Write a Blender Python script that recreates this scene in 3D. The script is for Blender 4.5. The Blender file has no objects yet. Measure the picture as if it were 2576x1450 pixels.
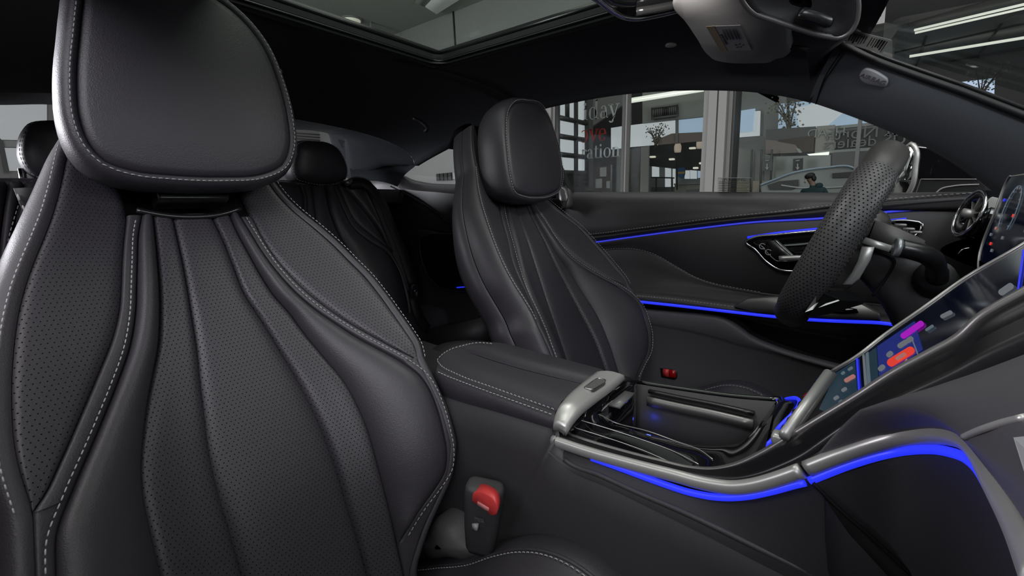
import bpy, bmesh, math, random
import numpy as np
from mathutils import Vector, Matrix
random.seed(7)
SC = bpy.context.scene
COL = SC.collection

# ---------------------------------------------------------------- camera, world, lights, exposure
F = 1100.0; YAW = math.radians(39); PIT = math.radians(6.5); HY = 500.0
C = np.array([0.0, -0.55, 1.0])
PPX = 1288.0; PPY = HY + F * math.tan(PIT)
FW = np.array([-math.sin(YAW) * math.cos(PIT), math.cos(YAW) * math.cos(PIT), -math.sin(PIT)])
RT = np.array([math.cos(YAW), math.sin(YAW), 0.0]); UP = np.cross(RT, FW)
cam = bpy.data.cameras.new('camera'); camo = bpy.data.objects.new('camera', cam); COL.objects.link(camo)
camo.matrix_world = Matrix(((RT[0], UP[0], -FW[0], C[0]), (RT[1], UP[1], -FW[1], C[1]), (RT[2], UP[2], -FW[2], C[2]), (0, 0, 0, 1)))
cam.sensor_width = 36.0; cam.lens = 36.0 * F / 2576.0
cam.shift_y = -(725.0 - PPY) / 2576.0
cam.clip_start = 0.02; cam.clip_end = 300
SC.camera = camo
SC.view_settings.view_transform = 'Standard'; SC.view_settings.look = 'None'
SC.view_settings.gamma = 1.0; SC.view_settings.use_curve_mapping = False
SC.view_settings.exposure = 0.0
SC.cycles.use_denoising = True
SC.cycles.max_bounces = 6; SC.cycles.diffuse_bounces = 3; SC.cycles.glossy_bounces = 3; SC.cycles.transparent_max_bounces = 14
SC.cycles.use_adaptive_sampling = True; SC.cycles.adaptive_threshold = .035
SC.cycles.sample_clamp_indirect = 4.0
SC.cycles.caustics_reflective = False; SC.cycles.caustics_refractive = False
w = bpy.data.worlds.new('sky'); SC.world = w; w.use_nodes = True
bg = w.node_tree.nodes['Background']; bg.inputs[0].default_value = (0.80, 0.88, 1.0, 1); bg.inputs[1].default_value = 0.32

def area(name, loc, target, sx, sy, power, color):
    l = bpy.data.lights.new(name, 'AREA'); l.shape = 'RECTANGLE'; l.size = sx; l.size_y = sy; l.energy = power; l.color = color
    o = bpy.data.objects.new(name, l); COL.objects.link(o); o.location = loc
    o.rotation_euler = (Vector(target) - Vector(loc)).to_track_quat('-Z', 'Y').to_euler()
    return o
# daylight through the showroom's glazing in front and at the rear of the passenger side; lamp banks under its ceiling; added fills for walls, ceilings and headliner
area('daylight_front_glazing', (1.5, -3.0, 2.5), (-0.5, -0.3, 0.9), 2.4, 1.0, 88, (0.94, 0.92, 1.0))
area('hall_front_lamps', (3.9, 0.2, 2.3), (-0.4, 0.1, 0.9), 3.0, 0.9, 75, (0.99, 0.97, 1.0))
area('daylight_rear_glazing', (-4.3, -2.7, 1.5), (-0.6, -0.55, 0.9), 1.6, 1.6, 240, (0.95, 0.93, 1.0))
area('ceiling_lamp_bank', (0.0, -0.3, 2.76), (0.0, -0.3, 0.0), 2.8, 2.2, 82, (1.0, 0.97, 0.93))
area('headliner_bounce_fill', (-0.4, -2.4, 2.76), (-0.4, -2.4, 0.0), 5.0, 1.0, 45, (0.96, 0.97, 1.0))  # added unseen source; its bounce off the floor brightens the headliner
area('aisle_wall_fill', (-2.6, 1.5, 2.76), (-2.6, 1.5, 0.0), 5.0, 0.8, 7, (1.0, 0.97, 0.93))  # added fill above the aisle for the back wall and ceiling
area('office_lamp_bank', (-1.0, 3.4, 2.70), (-1.0, 3.6, 0.0), 4.0, 0.8, 14, (1.0, 0.97, 0.93))
area('office_wall_fill', (-1.5, 2.85, 2.3), (-1.5, 4.6, 2.2), 4.0, 0.3, 5, (1.0, 0.98, 0.94))  # added fill aimed at the dim upper office wall
area('ceiling_fill', (-3.2, 0.9, 2.35), (-3.6, 1.4, 3.2), 4.0, 0.5, 4, (1.0, 0.98, 0.93))  # added upward fill for ceiling and wall behind the sunroof, no real cove
area('hall_ceiling_fill', (1.6, 5.0, 2.4), (1.6, 6.0, 3.4), 3.0, 2.0, 3, (1.0, 0.98, 0.95))  # added upward fill that brightens the hall ceiling

# ---------------------------------------------------------------- pixel -> point helpers
def A3(v): return np.array(v, float)
def ray(px, py): return FW + RT * (px - PPX) / F - UP * (py - PPY) / F
def hit(px, py, n, d):
    r = ray(px, py); n = A3(n); return C + ((d - n @ C) / (n @ r)) * r
def XP(px, py, x): return hit(px, py, (1, 0, 0), x)
def YP(px, py, y): return hit(px, py, (0, 1, 0), y)
def ZP(px, py, z): return hit(px, py, (0, 0, 1), z)
def YS(pts, y): return [YP(a, b, y) for a, b in pts]
def XS(pts, x): return [XP(a, b, x) for a, b in pts]
def ZS(pts, z): return [ZP(a, b, z) for a, b in pts]
def MIX(pts):   # [(px,py,'Y',val), ...]
    f = {'X': XP, 'Y': YP, 'Z': ZP}
    return [f[k](a, b, v) for a, b, k, v in pts]

def smooth_path(P, n, closed=False):
    P = [A3(p) for p in P]; m = len(P)
    if closed: Q = [P[-1]] + P + [P[0], P[1]]
    else: Q = [2 * P[0] - P[1]] + P + [2 * P[-1] - P[-2]]
    seg = m if closed else m - 1
    L = [np.linalg.norm(Q[i + 2] - Q[i + 1]) for i in range(seg)]; cum = np.concatenate([[0], np.cumsum(L)]); tot = cum[-1]
    out = []
    for k in range(n):
        d = tot * (k / n if closed else k / (n - 1)); i = min(int(np.searchsorted(cum, d, side='right')) - 1, seg - 1)
        u = 0 if L[i] < 1e-9 else (d - cum[i]) / L[i]
        p0, p1, p2, p3 = Q[i], Q[i + 1], Q[i + 2], Q[i + 3]
        # centripetal-ish: cardinal with reduced tangents
        l0, l1, l2 = max(np.linalg.norm(p1 - p0), 1e-6), max(L[i], 1e-6), max(np.linalg.norm(p3 - p2), 1e-6)
        m1 = ((p1 - p0) / l0 * l1 + (p2 - p1) / l1 * l0) / (l0 + l1) * l1
        m2 = ((p2 - p1) / l1 * l2 + (p3 - p2) / l2 * l1) / (l1 + l2) * l1
        u2, u3 = u * u, u * u * u
        out.append((2 * u3 - 3 * u2 + 1) * p1 + (u3 - 2 * u2 + u) * m1 + (-2 * u3 + 3 * u2) * p2 + (u3 - u2) * m2)
    return out

# ---------------------------------------------------------------- object helpers
def mesh(name, verts, faces, mat, parent=None, smooth=True, kind=None, uv=None, label=None, merge=0.0, autosmooth=None):
    me = bpy.data.meshes.new(name)
    me.from_pydata([tuple(float(c) for c in v) for v in verts], [], faces)
    if uv is not None:
        ul = me.uv_layers.new(name='UVMap')
        li = np.zeros(len(me.loops), int); me.loops.foreach_get('vertex_index', li)
        ul.data.foreach_set('uv', np.array(uv, float)[li].ravel())
    me.update()
    bm = bmesh.new(); bm.from_mesh(me)
    if merge > 0: bmesh.ops.remove_doubles(bm, verts=bm.verts, dist=merge)
    bmesh.ops.recalc_face_normals(bm, faces=bm.faces); bm.to_mesh(me); bm.free()
    if smooth: me.polygons.foreach_set('use_smooth', [True] * len(me.polygons))
    if autosmooth is not None:
        try: me.set_sharp_from_angle(angle=math.radians(autosmooth))
        except Exception: pass
    me.materials.append(mat)
    o = bpy.data.objects.new(name, me); COL.objects.link(o)
    if parent is not None: o.parent = parent; o.matrix_parent_inverse = parent.matrix_world.inverted()
    if kind: o['kind'] = kind
    if label: o['label'] = label
    return o
def tag(o, label=None, cat=None, group=None, kind=None):
    if label: o['label'] = label
    if cat: o['category'] = cat
    if group: o['group'] = group
    if kind: o['kind'] = kind
    return o
def thing(name, label, cat, loc=(0, 0, 0), group=None):
    o = bpy.data.objects.new(name, None); COL.objects.link(o); o.location = [float(c) for c in loc]
    o.empty_display_size = 0.05; o.matrix_world = Matrix.Translation(o.location)
    return tag(o, label, cat, group)
def grid(rows, close_u=False, close_v=False):
    """rows: list of equally long point lists -> verts, quads"""
    R = len(rows); N = len(rows[0]); V = [p for r in rows for p in r]; Fc = []
    for i in range(R if close_v else R - 1):
        for j in range(N if close_u else N - 1):
            a = i * N + j; b = i * N + (j + 1) % N; i2 = (i + 1) % R
            Fc.append((a, b, i2 * N + (j + 1) % N, i2 * N + j))
    return V, Fc
class MB:
    def __init__(s): s.v = []; s.f = []
    def add(s, V, Fc):
        b = len(s.v); s.v += list(V); s.f += [tuple(b + i for i in f) for f in Fc]; return s
    def build(s, name, mat, parent=None, **k): return mesh(name, s.v, s.f, mat, parent, **k)
def solid(rows, offset):
    """a sheet given rows, thickened by the vector offset (or per-point offsets)"""
    rows = [[A3(p) for p in r] for r in rows]
    off = offset if callable(offset) else (lambda i, j: A3(offset))
    back = [[p + off(i, j) for j, p in enumerate(r)] for i, r in enumerate(rows)]
    R = len(rows); N = len(rows[0]); V, Fc = grid(rows); V2, F2 = grid(back); n = len(V)
    V = V + V2; Fc = Fc + [tuple(n + k for k in f[::-1]) for f in F2]
    for j in range(N - 1):
        Fc.append((j, n + j, n + j + 1, j + 1)); a = (R - 1) * N + j; Fc.append((a, a + 1, n + a + 1, n + a))
    for i in range(R - 1):
        a = i * N; b = a + N; Fc.append((a, b, n + b, n + a)); a += N - 1; b += N - 1; Fc.append((a, n + a, n + b, b))
    return V, Fc
def frames(P, closed=False, upv=None):
    n = len(P); T = []
    for i in range(n):
        a = P[(i - 1) % n] if (closed or i > 0) else P[i]; b = P[(i + 1) % n] if (closed or i < n - 1) else P[i]
        t = b - a; T.append(t / max(np.linalg.norm(t), 1e-9))
    u = A3(upv) if upv is not None else (A3((0, 0, 1)) if abs(T[0][2]) < .9 else A3((1, 0, 0)))
    out = []
    for i in range(n):
        if upv is not None: u = A3(upv)
        u = u - T[i] * (u @ T[i]); u = u / max(np.linalg.norm(u), 1e-9); out.append((T[i], u, np.cross(T[i], u)))
    return out
def tube(P, r, n=8, closed=False, cap=True, upv=None, flat=1.0):
    """sweep a circle (or an ellipse, flat = ratio along the side axis) along P; r may be a list"""
    P = [A3(p) for p in P]; fr = frames(P, closed, upv); rows = []
    for i, p in enumerate(P):
        ri = r[i] if hasattr(r, '__len__') else r
        rows.append([p + ri * (math.cos(2 * math.pi * k / n) * fr[i][1] + flat * math.sin(2 * math.pi * k / n) * fr[i][2]) for k in range(n)])
    V, Fc = grid(rows, close_u=True, close_v=closed)
    if cap and not closed:
        Fc.append(tuple(range(n))[::-1]); m = (len(P) - 1) * n; Fc.append(tuple(m + k for k in range(n)))
    return V, Fc
def sweep(P, prof, upv, closed=False):
    """sweep a closed 2-D profile [(side, up)] along P"""
    P = [A3(p) for p in P]; fr = frames(P, closed, upv); n = len(prof)
    rows = [[p + a * fr[i][2] + b * fr[i][1] for a, b in prof] for i, p in enumerate(P)]
    V, Fc = grid(rows, close_u=True, close_v=closed)
    if not closed:
        Fc.append(tuple(range(n))[::-1]); m = (len(P) - 1) * n; Fc.append(tuple(m + k for k in range(n)))
    return V, Fc
def box(c, sx, sy, sz, ax=None, bev=0.0, seg=2):
    """a (bevelled) box centred at c; ax = three orthogonal unit axes"""
    bm = bmesh.new(); bmesh.ops.create_cube(bm, size=1.0)
    for v in bm.verts: v.co = Vector((v.co.x * sx, v.co.y * sy, v.co.z * sz))
    if bev > 0: bmesh.ops.bevel(bm, geom=list(bm.edges), offset=bev, segments=seg, affect='EDGES', profile=0.5)
    ax = np.eye(3) if ax is None else np.array(ax, float); c = A3(c)
    bm.verts.index_update()
    V = [c + v.co.x * ax[0] + v.co.y * ax[1] + v.co.z * ax[2] for v in bm.verts]; Fc = [tuple(v.index for v in f.verts) for f in bm.faces]
    bm.free(); return V, Fc
def bx(x0, x1, y0, y1, z0, z1, bev=0.0):
    return box(((x0 + x1) / 2, (y0 + y1) / 2, (z0 + z1) / 2), abs(x1 - x0), abs(y1 - y0), abs(z1 - z0), None, bev)
def prism(poly, off, bev=0.0):
    """extrude the 3-D outline poly by the vector off, with a chamfered front rim"""
    P = [A3(p) for p in poly]; off = A3(off); n = len(P); c = sum(P) / n
    if bev > 0:
        ring = [p + (c - p) / max(np.linalg.norm(c - p), 1e-9) * bev for p in P]
        rim = [p + off * min(.45, bev / np.linalg.norm(off)) for p in P]
        V = ring + rim + [p + off for p in P]
    else: V = P + [p + off for p in P]
    k = len(V) // n; Fc = [tuple(range(n))[::-1], tuple((k - 1) * n + i for i in range(n))]
    for r in range(k - 1):
        for i in range(n): Fc.append((r * n + i, r * n + (i + 1) % n, (r + 1) * n + (i + 1) % n, (r + 1) * n + i))
    return V, Fc
def rrect(w, h, r, n=5):
    out = []
    for cx, cy, a0 in ((w / 2 - r, h / 2 - r, 0), (-w / 2 + r, h / 2 - r, 90), (-w / 2 + r, -h / 2 + r, 180), (w / 2 - r, -h / 2 + r, 270)):
        for k in range(n): a = math.radians(a0 + 90 * k / (n - 1)); out.append((cx + r * math.cos(a), cy + r * math.sin(a)))
    return out
def on(c, ex, ey, pts): return [A3(c) + A3(ex) * a + A3(ey) * b for a, b in pts]
def stitches(P, nrm, step, ln, r, lift=0.0008):
    """short thread dashes along P (3-D, dense); nrm: function(i)->normal or a vector"""
    P = [A3(p) for p in P]; L = np.concatenate([[0], np.cumsum([np.linalg.norm(P[i + 1] - P[i]) for i in range(len(P) - 1)])])
    b = MB(); arr = np.array(P)
    def at(d): return np.array([np.interp(d, L, arr[:, k]) for k in range(3)])
    d = step * .3
    while d + ln < L[-1]:
        a = at(d); c = at(d + ln); i = min(int(np.searchsorted(L, d)), len(P) - 1)
        n = A3(nrm(i)) if callable(nrm) else A3(nrm)
        m = (a + c) / 2 + n * (lift + r * .6)
        a = a + n * lift * .2; c = c + n * lift * .2
        b.add(*tube([a, a * .7 + m * .3 + n * r * .3, m, c * .7 + m * .3 + n * r * .3, c], [r * .6, r, r, r, r * .6], 5)); d += step
    return b
def text(body, size, mat, name, parent, M, extrude=0.0005, align='CENTER', mirror=False, kind=None, spacing=1.0):
    cu = bpy.data.curves.new(name, 'FONT'); cu.body = body; cu.size = size; cu.extrude = extrude; cu.align_x = align; cu.align_y = 'CENTER'
    cu.space_line = spacing; cu.resolution_u = 3
    t = bpy.data.objects.new(name, cu); COL.objects.link(t)
    dg = bpy.context.evaluated_depsgraph_get(); me = bpy.data.meshes.new_from_object(t.evaluated_get(dg)); bpy.data.objects.remove(t)
    me.name = name; me.materials.clear(); me.materials.append(mat)
    o = bpy.data.objects.new(name, me); COL.objects.link(o)
    if mirror: M = M @ Matrix.Diagonal((-1, 1, 1, 1))
    me.transform(M)
    if parent is not None: o.parent = parent; o.matrix_parent_inverse = parent.matrix_world.inverted()
    if kind: o['kind'] = kind
    return o
def basis(c, ex, ey):
    ex = A3(ex) / np.linalg.norm(ex); ey = A3(ey) - ex * (A3(ey) @ ex); ey = ey / np.linalg.norm(ey); ez = np.cross(ex, ey)
    return Matrix(((ex[0], ey[0], ez[0], c[0]), (ex[1], ey[1], ez[1], c[1]), (ex[2], ey[2], ez[2], c[2]), (0, 0, 0, 1)))

# ---------------------------------------------------------------- materials
def srgb(r, g, b):
    f = lambda c: c / 12.92 if c <= .04045 else ((c + .055) / 1.055) ** 2.4
    return (f(r / 255), f(g / 255), f(b / 255), 1)
def mat(name, col, rough=.5, metal=0.0, spec=.5, emit=None, es=0.0, bump=None, coat=0.0, sheen=0.0, perf=None, noise=None, aniso=0.0):
    m = bpy.data.materials.new(name); m.use_nodes = True; nt = m.node_tree; b = nt.nodes['Principled BSDF']
    b.inputs['Base Color'].default_value = col; b.inputs['Roughness'].default_value = rough; b.inputs['Metallic'].default_value = metal
    b.inputs['Specular IOR Level'].default_value = spec; b.inputs['Coat Weight'].default_value = coat; b.inputs['Coat Roughness'].default_value = .05
    b.inputs['Sheen Weight'].default_value = sheen; b.inputs['Sheen Roughness'].default_value = .5
    if emit: b.inputs['Emission Color'].default_value = emit; b.inputs['Emission Strength'].default_value = es
    tc = nt.nodes.new('ShaderNodeTexCoord'); N = nt.nodes.new; Lk = nt.links.new
    hgt = None
    if bump:   # (kind, scale, strength, distance)
        kind, sc_, st, di = bump
        if kind == 'grain':
            t = N('ShaderNodeTexVoronoi'); t.feature = 'SMOOTH_F1'; t.inputs['Scale'].default_value = sc_; t.inputs['Smoothness'].default_value = .6
            t2 = N('ShaderNodeTexNoise'); t2.inputs['Scale'].default_value = sc_ * .35; t2.inputs['Detail'].default_value = 3
            Lk(tc.outputs['Object'], t2.inputs['Vector'])
            ad = N('ShaderNodeMath'); ad.operation = 'ADD'; Lk(t.outputs['Distance'], ad.inputs[0]); Lk(t2.outputs['Fac'], ad.inputs[1]); hgt = ad.outputs[0]
        elif kind == 'weave':
            t = N('ShaderNodeTexChecker'); t.inputs['Scale'].default_value = sc_; hgt = t.outputs['Fac']
        elif kind == 'brush':
            t = N('ShaderNodeTexNoise'); t.inputs['Scale'].default_value = sc_; t.inputs['Detail'].default_value = 2
            mp = N('ShaderNodeMapping'); mp.inputs['Scale'].default_value = (40, 1, 1); Lk(tc.outputs['Object'], mp.inputs['Vector']); Lk(mp.outputs[0], t.inputs['Vector']); hgt = t.outputs['Fac']
        else:
            t = N('ShaderNodeTexNoise'); t.inputs['Scale'].default_value = sc_; t.inputs['Detail'].default_value = 4; hgt = t.outputs['Fac']
        if kind != 'brush': Lk(tc.outputs['Object'], t.inputs['Vector'])
        bp = N('ShaderNodeBump'); bp.inputs['Strength'].default_value = st; bp.inputs['Distance'].default_value = di
        Lk(hgt, bp.inputs['Height']); Lk(bp.outputs['Normal'], b.inputs['Normal'])
    if noise:   # (scale, amount): faint colour mottling
        t = N('ShaderNodeTexNoise'); t.inputs['Scale'].default_value = noise[0]; t.inputs['Detail'].default_value = 5; Lk(tc.outputs['Object'], t.inputs['Vector'])
        mr = N('ShaderNodeMapRange'); mr.inputs['To Min'].default_value = 1 - noise[1]; mr.inputs['To Max'].default_value = 1 + noise[1]; Lk(t.outputs['Fac'], mr.inputs['Value'])
        vm = N('ShaderNodeVectorMath'); vm.operation = 'SCALE'; vm.inputs[0].default_value = col[:3]; Lk(mr.outputs[0], vm.inputs['Scale']); Lk(vm.outputs[0], b.inputs['Base Color'])
    if perf:    # (pitch, radius, dark colour): rows of punched holes, from the UV map in metres
        pitch, rad, dark = perf
        sx = N('ShaderNodeSeparateXYZ'); Lk(tc.outputs['UV'], sx.inputs[0])
        def M_(op, a, bb=None, cc=None):
            n = N('ShaderNodeMath'); n.operation = op
            for i, v in enumerate((a, bb, cc)):
                if v is None: continue
                if isinstance(v, (int, float)): n.inputs[i].default_value = v
                else: Lk(v, n.inputs[i])
            return n.outputs[0]
        v = M_('DIVIDE', sx.outputs[1], pitch); u = M_('DIVIDE', sx.outputs[0], pitch)
        row = M_('FLOOR', v); odd = M_('MULTIPLY', M_('MODULO', M_('ABSOLUTE', row), 2.0), .5)
        fu = M_('SUBTRACT', M_('FRACT', M_('ADD', u, odd)), .5); fv = M_('SUBTRACT', M_('FRACT', v), .5)
        d = M_('SQRT', M_('ADD', M_('MULTIPLY', fu, fu), M_('MULTIPLY', fv, fv)))
        mr = N('ShaderNodeMapRange'); mr.inputs['From Min'].default_value = rad * .7; mr.inputs['From Max'].default_value = rad * 1.25; Lk(d, mr.inputs['Value'])
        mx = N('ShaderNodeMix'); mx.data_type = 'RGBA'; Lk(mr.outputs[0], mx.inputs['Factor']); mx.inputs['A'].default_value = dark; mx.inputs['B'].default_value = col
        Lk(mx.outputs['Result'], b.inputs['Base Color'])
        sp = N('ShaderNodeMath'); sp.operation = 'MULTIPLY'; Lk(mr.outputs[0], sp.inputs[0]); sp.inputs[1].default_value = spec; Lk(sp.outputs[0], b.inputs['Specular IOR Level'])
        if bump:
            bp2 = N('ShaderNodeBump'); bp2.inputs['Strength'].default_value = .6; bp2.inputs['Distance'].default_value = .0006
            Lk(mr.outputs[0], bp2.inputs['Height']); Lk(bp.outputs['Normal'], bp2.inputs['Normal']); Lk(bp2.outputs['Normal'], b.inputs['Normal'])
    return m
def glass(name, tint=(1, 1, 1, 1), refl=.06):
    m = bpy.data.materials.new(name); m.use_nodes = True; nt = m.node_tree; nt.nodes.clear(); N = nt.nodes.new; Lk = nt.links.new
    o = N('ShaderNodeOutputMaterial'); mx = N('ShaderNodeMixShader'); tr = N('ShaderNodeBsdfTransparent'); gl = N('ShaderNodeBsdfGlossy')
    tr.inputs[0].default_value = tint; gl.inputs['Roughness'].default_value = 0.02; gl.inputs[0].default_value = (.9, .95, 1, 1)
    fr = N('ShaderNodeFresnel'); fr.inputs[0].default_value = 1.25; mu = N('ShaderNodeMath'); mu.operation = 'MULTIPLY'; mu.inputs[1].default_value = refl / .03 * .6
    mu.use_clamp = True; ge = N('ShaderNodeNewGeometry'); iv = N('ShaderNodeMath'); iv.operation = 'SUBTRACT'; iv.inputs[0].default_value = 1.0; m3 = N('ShaderNodeMath'); m3.operation = 'MULTIPLY'
    Lk(ge.outputs['Backfacing'], iv.inputs[1]); Lk(fr.outputs[0], mu.inputs[0]); Lk(mu.outputs[0], m3.inputs[0]); Lk(iv.outputs[0], m3.inputs[1]); Lk(m3.outputs[0], mx.inputs[0]); Lk(tr.outputs[0], mx.inputs[1]); Lk(gl.outputs[0], mx.inputs[2]); Lk(mx.outputs[0], o.inputs[0])
    return m
LEA = (0.034, 0.0305, 0.037, 1)
def sheet(name, c, t=.5):   # paper: lit from behind too
    m = mat(name, c, .7, spec=.1); nt = m.node_tree; b = nt.nodes['Principled BSDF']; o = nt.nodes['Material Output']
    tl = nt.nodes.new('ShaderNodeBsdfTranslucent'); tl.inputs[0].default_value = c; mx = nt.nodes.new('ShaderNodeMixShader'); mx.inputs[0].default_value = t
    nt.links.new(b.outputs[0], mx.inputs[1]); nt.links.new(tl.outputs[0], mx.inputs[2]); nt.links.new(mx.outputs[0], o.inputs[0]); return m
M = {
 'leather': mat('black_leather', LEA, .46, spec=.45, bump=('grain', 900, .25, .0006)),
 'leather_perf': mat('perforated_leather', LEA, .46, spec=.45, bump=('grain', 900, .2, .0006), perf=(.0043, .125, (.006, .006, .007, 1))),
 'leather_far': mat('black_leather_fine', LEA, .46, spec=.45, bump=('grain', 900, .2, .0005)),
 'wheel_perf': mat('perforated_wheel_leather', (.050, .048, .050, 1), .45, spec=.45, bump=('grain', 900, .1, .0004), perf=(.0042, .19, (.006, .006, .007, 1))),
 'wheel_lea': mat('wheel_leather', (.042, .039, .038, 1), .42, spec=.45, bump=('grain', 1200, .08, .0004)),
 'thread': mat('grey_thread', (.33, .32, .33, 1), .7),
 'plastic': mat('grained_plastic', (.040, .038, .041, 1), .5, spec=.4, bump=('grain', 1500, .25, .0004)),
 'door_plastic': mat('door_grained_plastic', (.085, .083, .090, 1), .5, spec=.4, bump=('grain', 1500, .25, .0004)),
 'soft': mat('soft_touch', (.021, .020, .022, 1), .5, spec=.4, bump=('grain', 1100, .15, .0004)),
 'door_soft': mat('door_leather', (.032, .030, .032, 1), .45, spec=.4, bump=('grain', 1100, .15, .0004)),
 'dark': mat('matte_black', (.008, .008, .009, 1), .6, spec=.3),
 'recess': mat('recess_black', (.004, .004, .005, 1), .7, spec=.2),
 'gloss': mat('piano_black', (.004, .004, .005, 1), .06, spec=.5, coat=.6),
 'glossy_dark': mat('satin_black', (.012, .012, .013, 1), .25, spec=.5),
 'chrome': mat('chrome', (.55, .55, .56, 1), .16, 1.0),
 'silver': mat('brushed_silver', (.46, .45, .44, 1), .36, .55, bump=('brush', 300, .06, .0003)),
 'silver_dark': mat('dark_silver', (.20, .19, .19, 1), .34, .6),
 'led': mat('blue_light_strip', (.02, .03, .4, 1), .4, emit=(.02, .034, .95, 1), es=.9),
 'led_dim': mat('blue_light_strip_thin', (.02, .03, .4, 1), .4, emit=(.05, .06, .8, 1), es=.62),
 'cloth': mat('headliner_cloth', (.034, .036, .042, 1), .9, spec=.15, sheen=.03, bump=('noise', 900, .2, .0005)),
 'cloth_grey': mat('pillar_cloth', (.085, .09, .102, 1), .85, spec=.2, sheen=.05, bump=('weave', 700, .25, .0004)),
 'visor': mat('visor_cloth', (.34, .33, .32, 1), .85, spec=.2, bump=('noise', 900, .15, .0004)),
 'rubber': mat('rubber', (.006, .006, .007, 1), .5),
 'red': mat('red_plastic', (.55, .045, .045, 1), .35),
 'red_lens': mat('red_reflector', (.22, .004, .006, 1), .15, emit=(.6, .01, .01, 1), es=.05),
 'carpet': mat('carpet', (.010, .010, .011, 1), .95, spec=.1, bump=('noise', 700, .8, .003)),
 'label': mat('paper_label', (.32, .32, .33, 1), .6),
 'label_tan': mat('label_band', (.33, .25, .16, 1), .6),
 'ink': mat('printed_ink', (.03, .03, .03, 1), .7),
 'screen': mat('screen_glass', (.002, .002, .004, 1), .10, emit=(.001, .002, .006, 1), es=1.0, coat=.15),
 'glass': glass('side_glass', (.82, .84, .84, 1)),
 'glass_roof': glass('tinted_roof_glass', (.58, .62, .59, 1), .02),
 'glass_wind': glass('windshield_glass', (.80, .83, .82, 1), .03),
 'mesh_trim': mat('mesh_trim', (.11, .105, .115, 1), .42, .4, bump=('weave', 420, .55, .0008)),
}
# ---------------------------------------------------------------- front seats
SA = math.radians(22); ND = A3((math.cos(SA), 0, math.sin(SA))); TD = A3((-math.sin(SA), 0, math.cos(SA))); EY = A3((0, 1, 0))
KC = [-.5, -.36, -.22, -.1, .02, .12]; VC = [.075, .065, .045, .035, .006, .0]
KB = [-.5, -.38, -.26, -.12, .05, .15]; VB = [.039, .076, .076, .038, .044, .03]
def sst(x): x = min(max(x, 0), 1); return x * x * (3 - 2 * x)
def hs_raw(t, K, V): return float(np.interp(t, K, V))
_tt = np.linspace(-.7, .3, 201)
def _sm(K, V):
    v = np.interp(_tt, K, V); k = np.exp(-.5 * (np.arange(-12, 13) / 5.) ** 2); k /= k.sum(); return np.convolve(np.pad(v, 12, mode='edge'), k, 'valid')
_c, _b = _sm(KC, VC), _sm(KB, VB)
def sh(s, t): return float(np.interp(t, _tt, _c)) + float(np.interp(t, _tt, _b)) * sst((abs(s) - .05) / .165)
def seat_un(pts, O):
    out = []
    for q in pts:
        r = ray(*q); n = 0.0
        for i in range(30):
            k = (ND @ O + n - ND @ C) / (ND @ r); P = C + k * r; s = P[1] - O[1]; t = (P - O) @ TD; n = .5 * n + .5 * sh(s, t)
        out.append((s, t))
    return out
NEAR = {
 'G': [(678,461),(703,494),(739,530),(782,565),(832,608),(883,659),(922,698),(954,738),(990,788),(1022,834),(1042,867),(1051,906)],
 'F2': [(592,508),(632,547),(657,594),(689,644),(728,691),(775,738),(825,777),(883,816),(947,852),(1008,885),(1051,906)],
 'F': [(599,540),(628,587),(657,634),(696,687),(739,734),(789,777),(847,816),(911,856),(972,888),(1022,917),(1058,945),(1082,980),(1102,1030),(1118,1090),(1126,1145),(1120,1190),(1098,1225),(1052,1285),(1000,1370)],
 'E': [(578,544),(599,590),(621,630),(653,687),(685,737),(732,791),(761,831),(811,892),(865,956),(915,1050),(960,1200),(985,1300),(1000,1370)],
 'D': [(533,545),(560,600),(585,662),(617,741),(657,802),(703,877),(750,956),(779,1013),(814,1090),(849,1188),(877,1282),(898,1352),(925,1450)],
 'C': [(435,550),(455,640),(480,780),(498,900),(503,950),(514,1037),(528,1142),(552,1247),(580,1341),(610,1450)],
 'B': [(385,548),(395,650),(402,780),(398,870),(383,950),(370,1020),(360,1107),(356,1160),(360,1247),(377,1334),(402,1439)],
 'IL': [(357,545),(349,587),(346,656),(344,725),(342,780),(325,880),(295,965),(240,1100),(180,1240),(143,1340),(140,1450)],
 'WL': [(314,463),(319,537),(312,614),(309,656),(306,725),(302,777),(285,850),(245,950),(203,1048),(150,1167),(105,1257),(82,1288)],
 'SL': [(166,399),(157,443),(146,490),(130,545),(110,598),(86,656),(66,711),(51,766),(32,900),(28,1000),(40,1150),(82,1288)],
}
FAR = {
 'G': [(1367,500),(1407,534),(1461,577),(1511,631),(1550,677),(1572,706),(1577,720)],
 'F': [(1335,514),(1357,548),(1392,602),(1428,645),(1478,681),(1529,709),(1561,727),(1586,745),(1608,767),(1625,810),(1633,849),(1631,882),(1611,925),(1593,960)],
 'F2': [(1332,502),(1362,541),(1398,596),(1434,639),(1484,675),(1535,703),(1577,720)],
 'E': [(1331,518),(1346,548),(1371,591),(1400,641),(1428,677),(1468,738),(1504,795),(1532,860),(1557,939),(1570,985)],
 'D': [(1324,520),(1357,584),(1392,656),(1428,724),(1461,785),(1493,846),(1525,928)],
 'C': [(1297,526),(1317,580),(1339,641),(1364,717),(1392,803),(1407,846),(1428,907)],
 'B': [(1279,526),(1296,588),(1310,652),(1324,702),(1345,752),(1366,795),(1384,840),(1400,890)],
 'IL': [(1269,523),(1278,570),(1292,623),(1303,666),(1321,724),(1350,788),(1367,828),(1382,867),(1396,903)],
 'WL': [(1256,516),(1263,552),(1278,605),(1288,652),(1299,684),(1324,738),(1351,813)],
 'SL': [(1200,420),(1206,480),(1217,526),(1235,580),(1263,652),(1292,709),(1321,756),(1342,792),(1351,813)],
}
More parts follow.
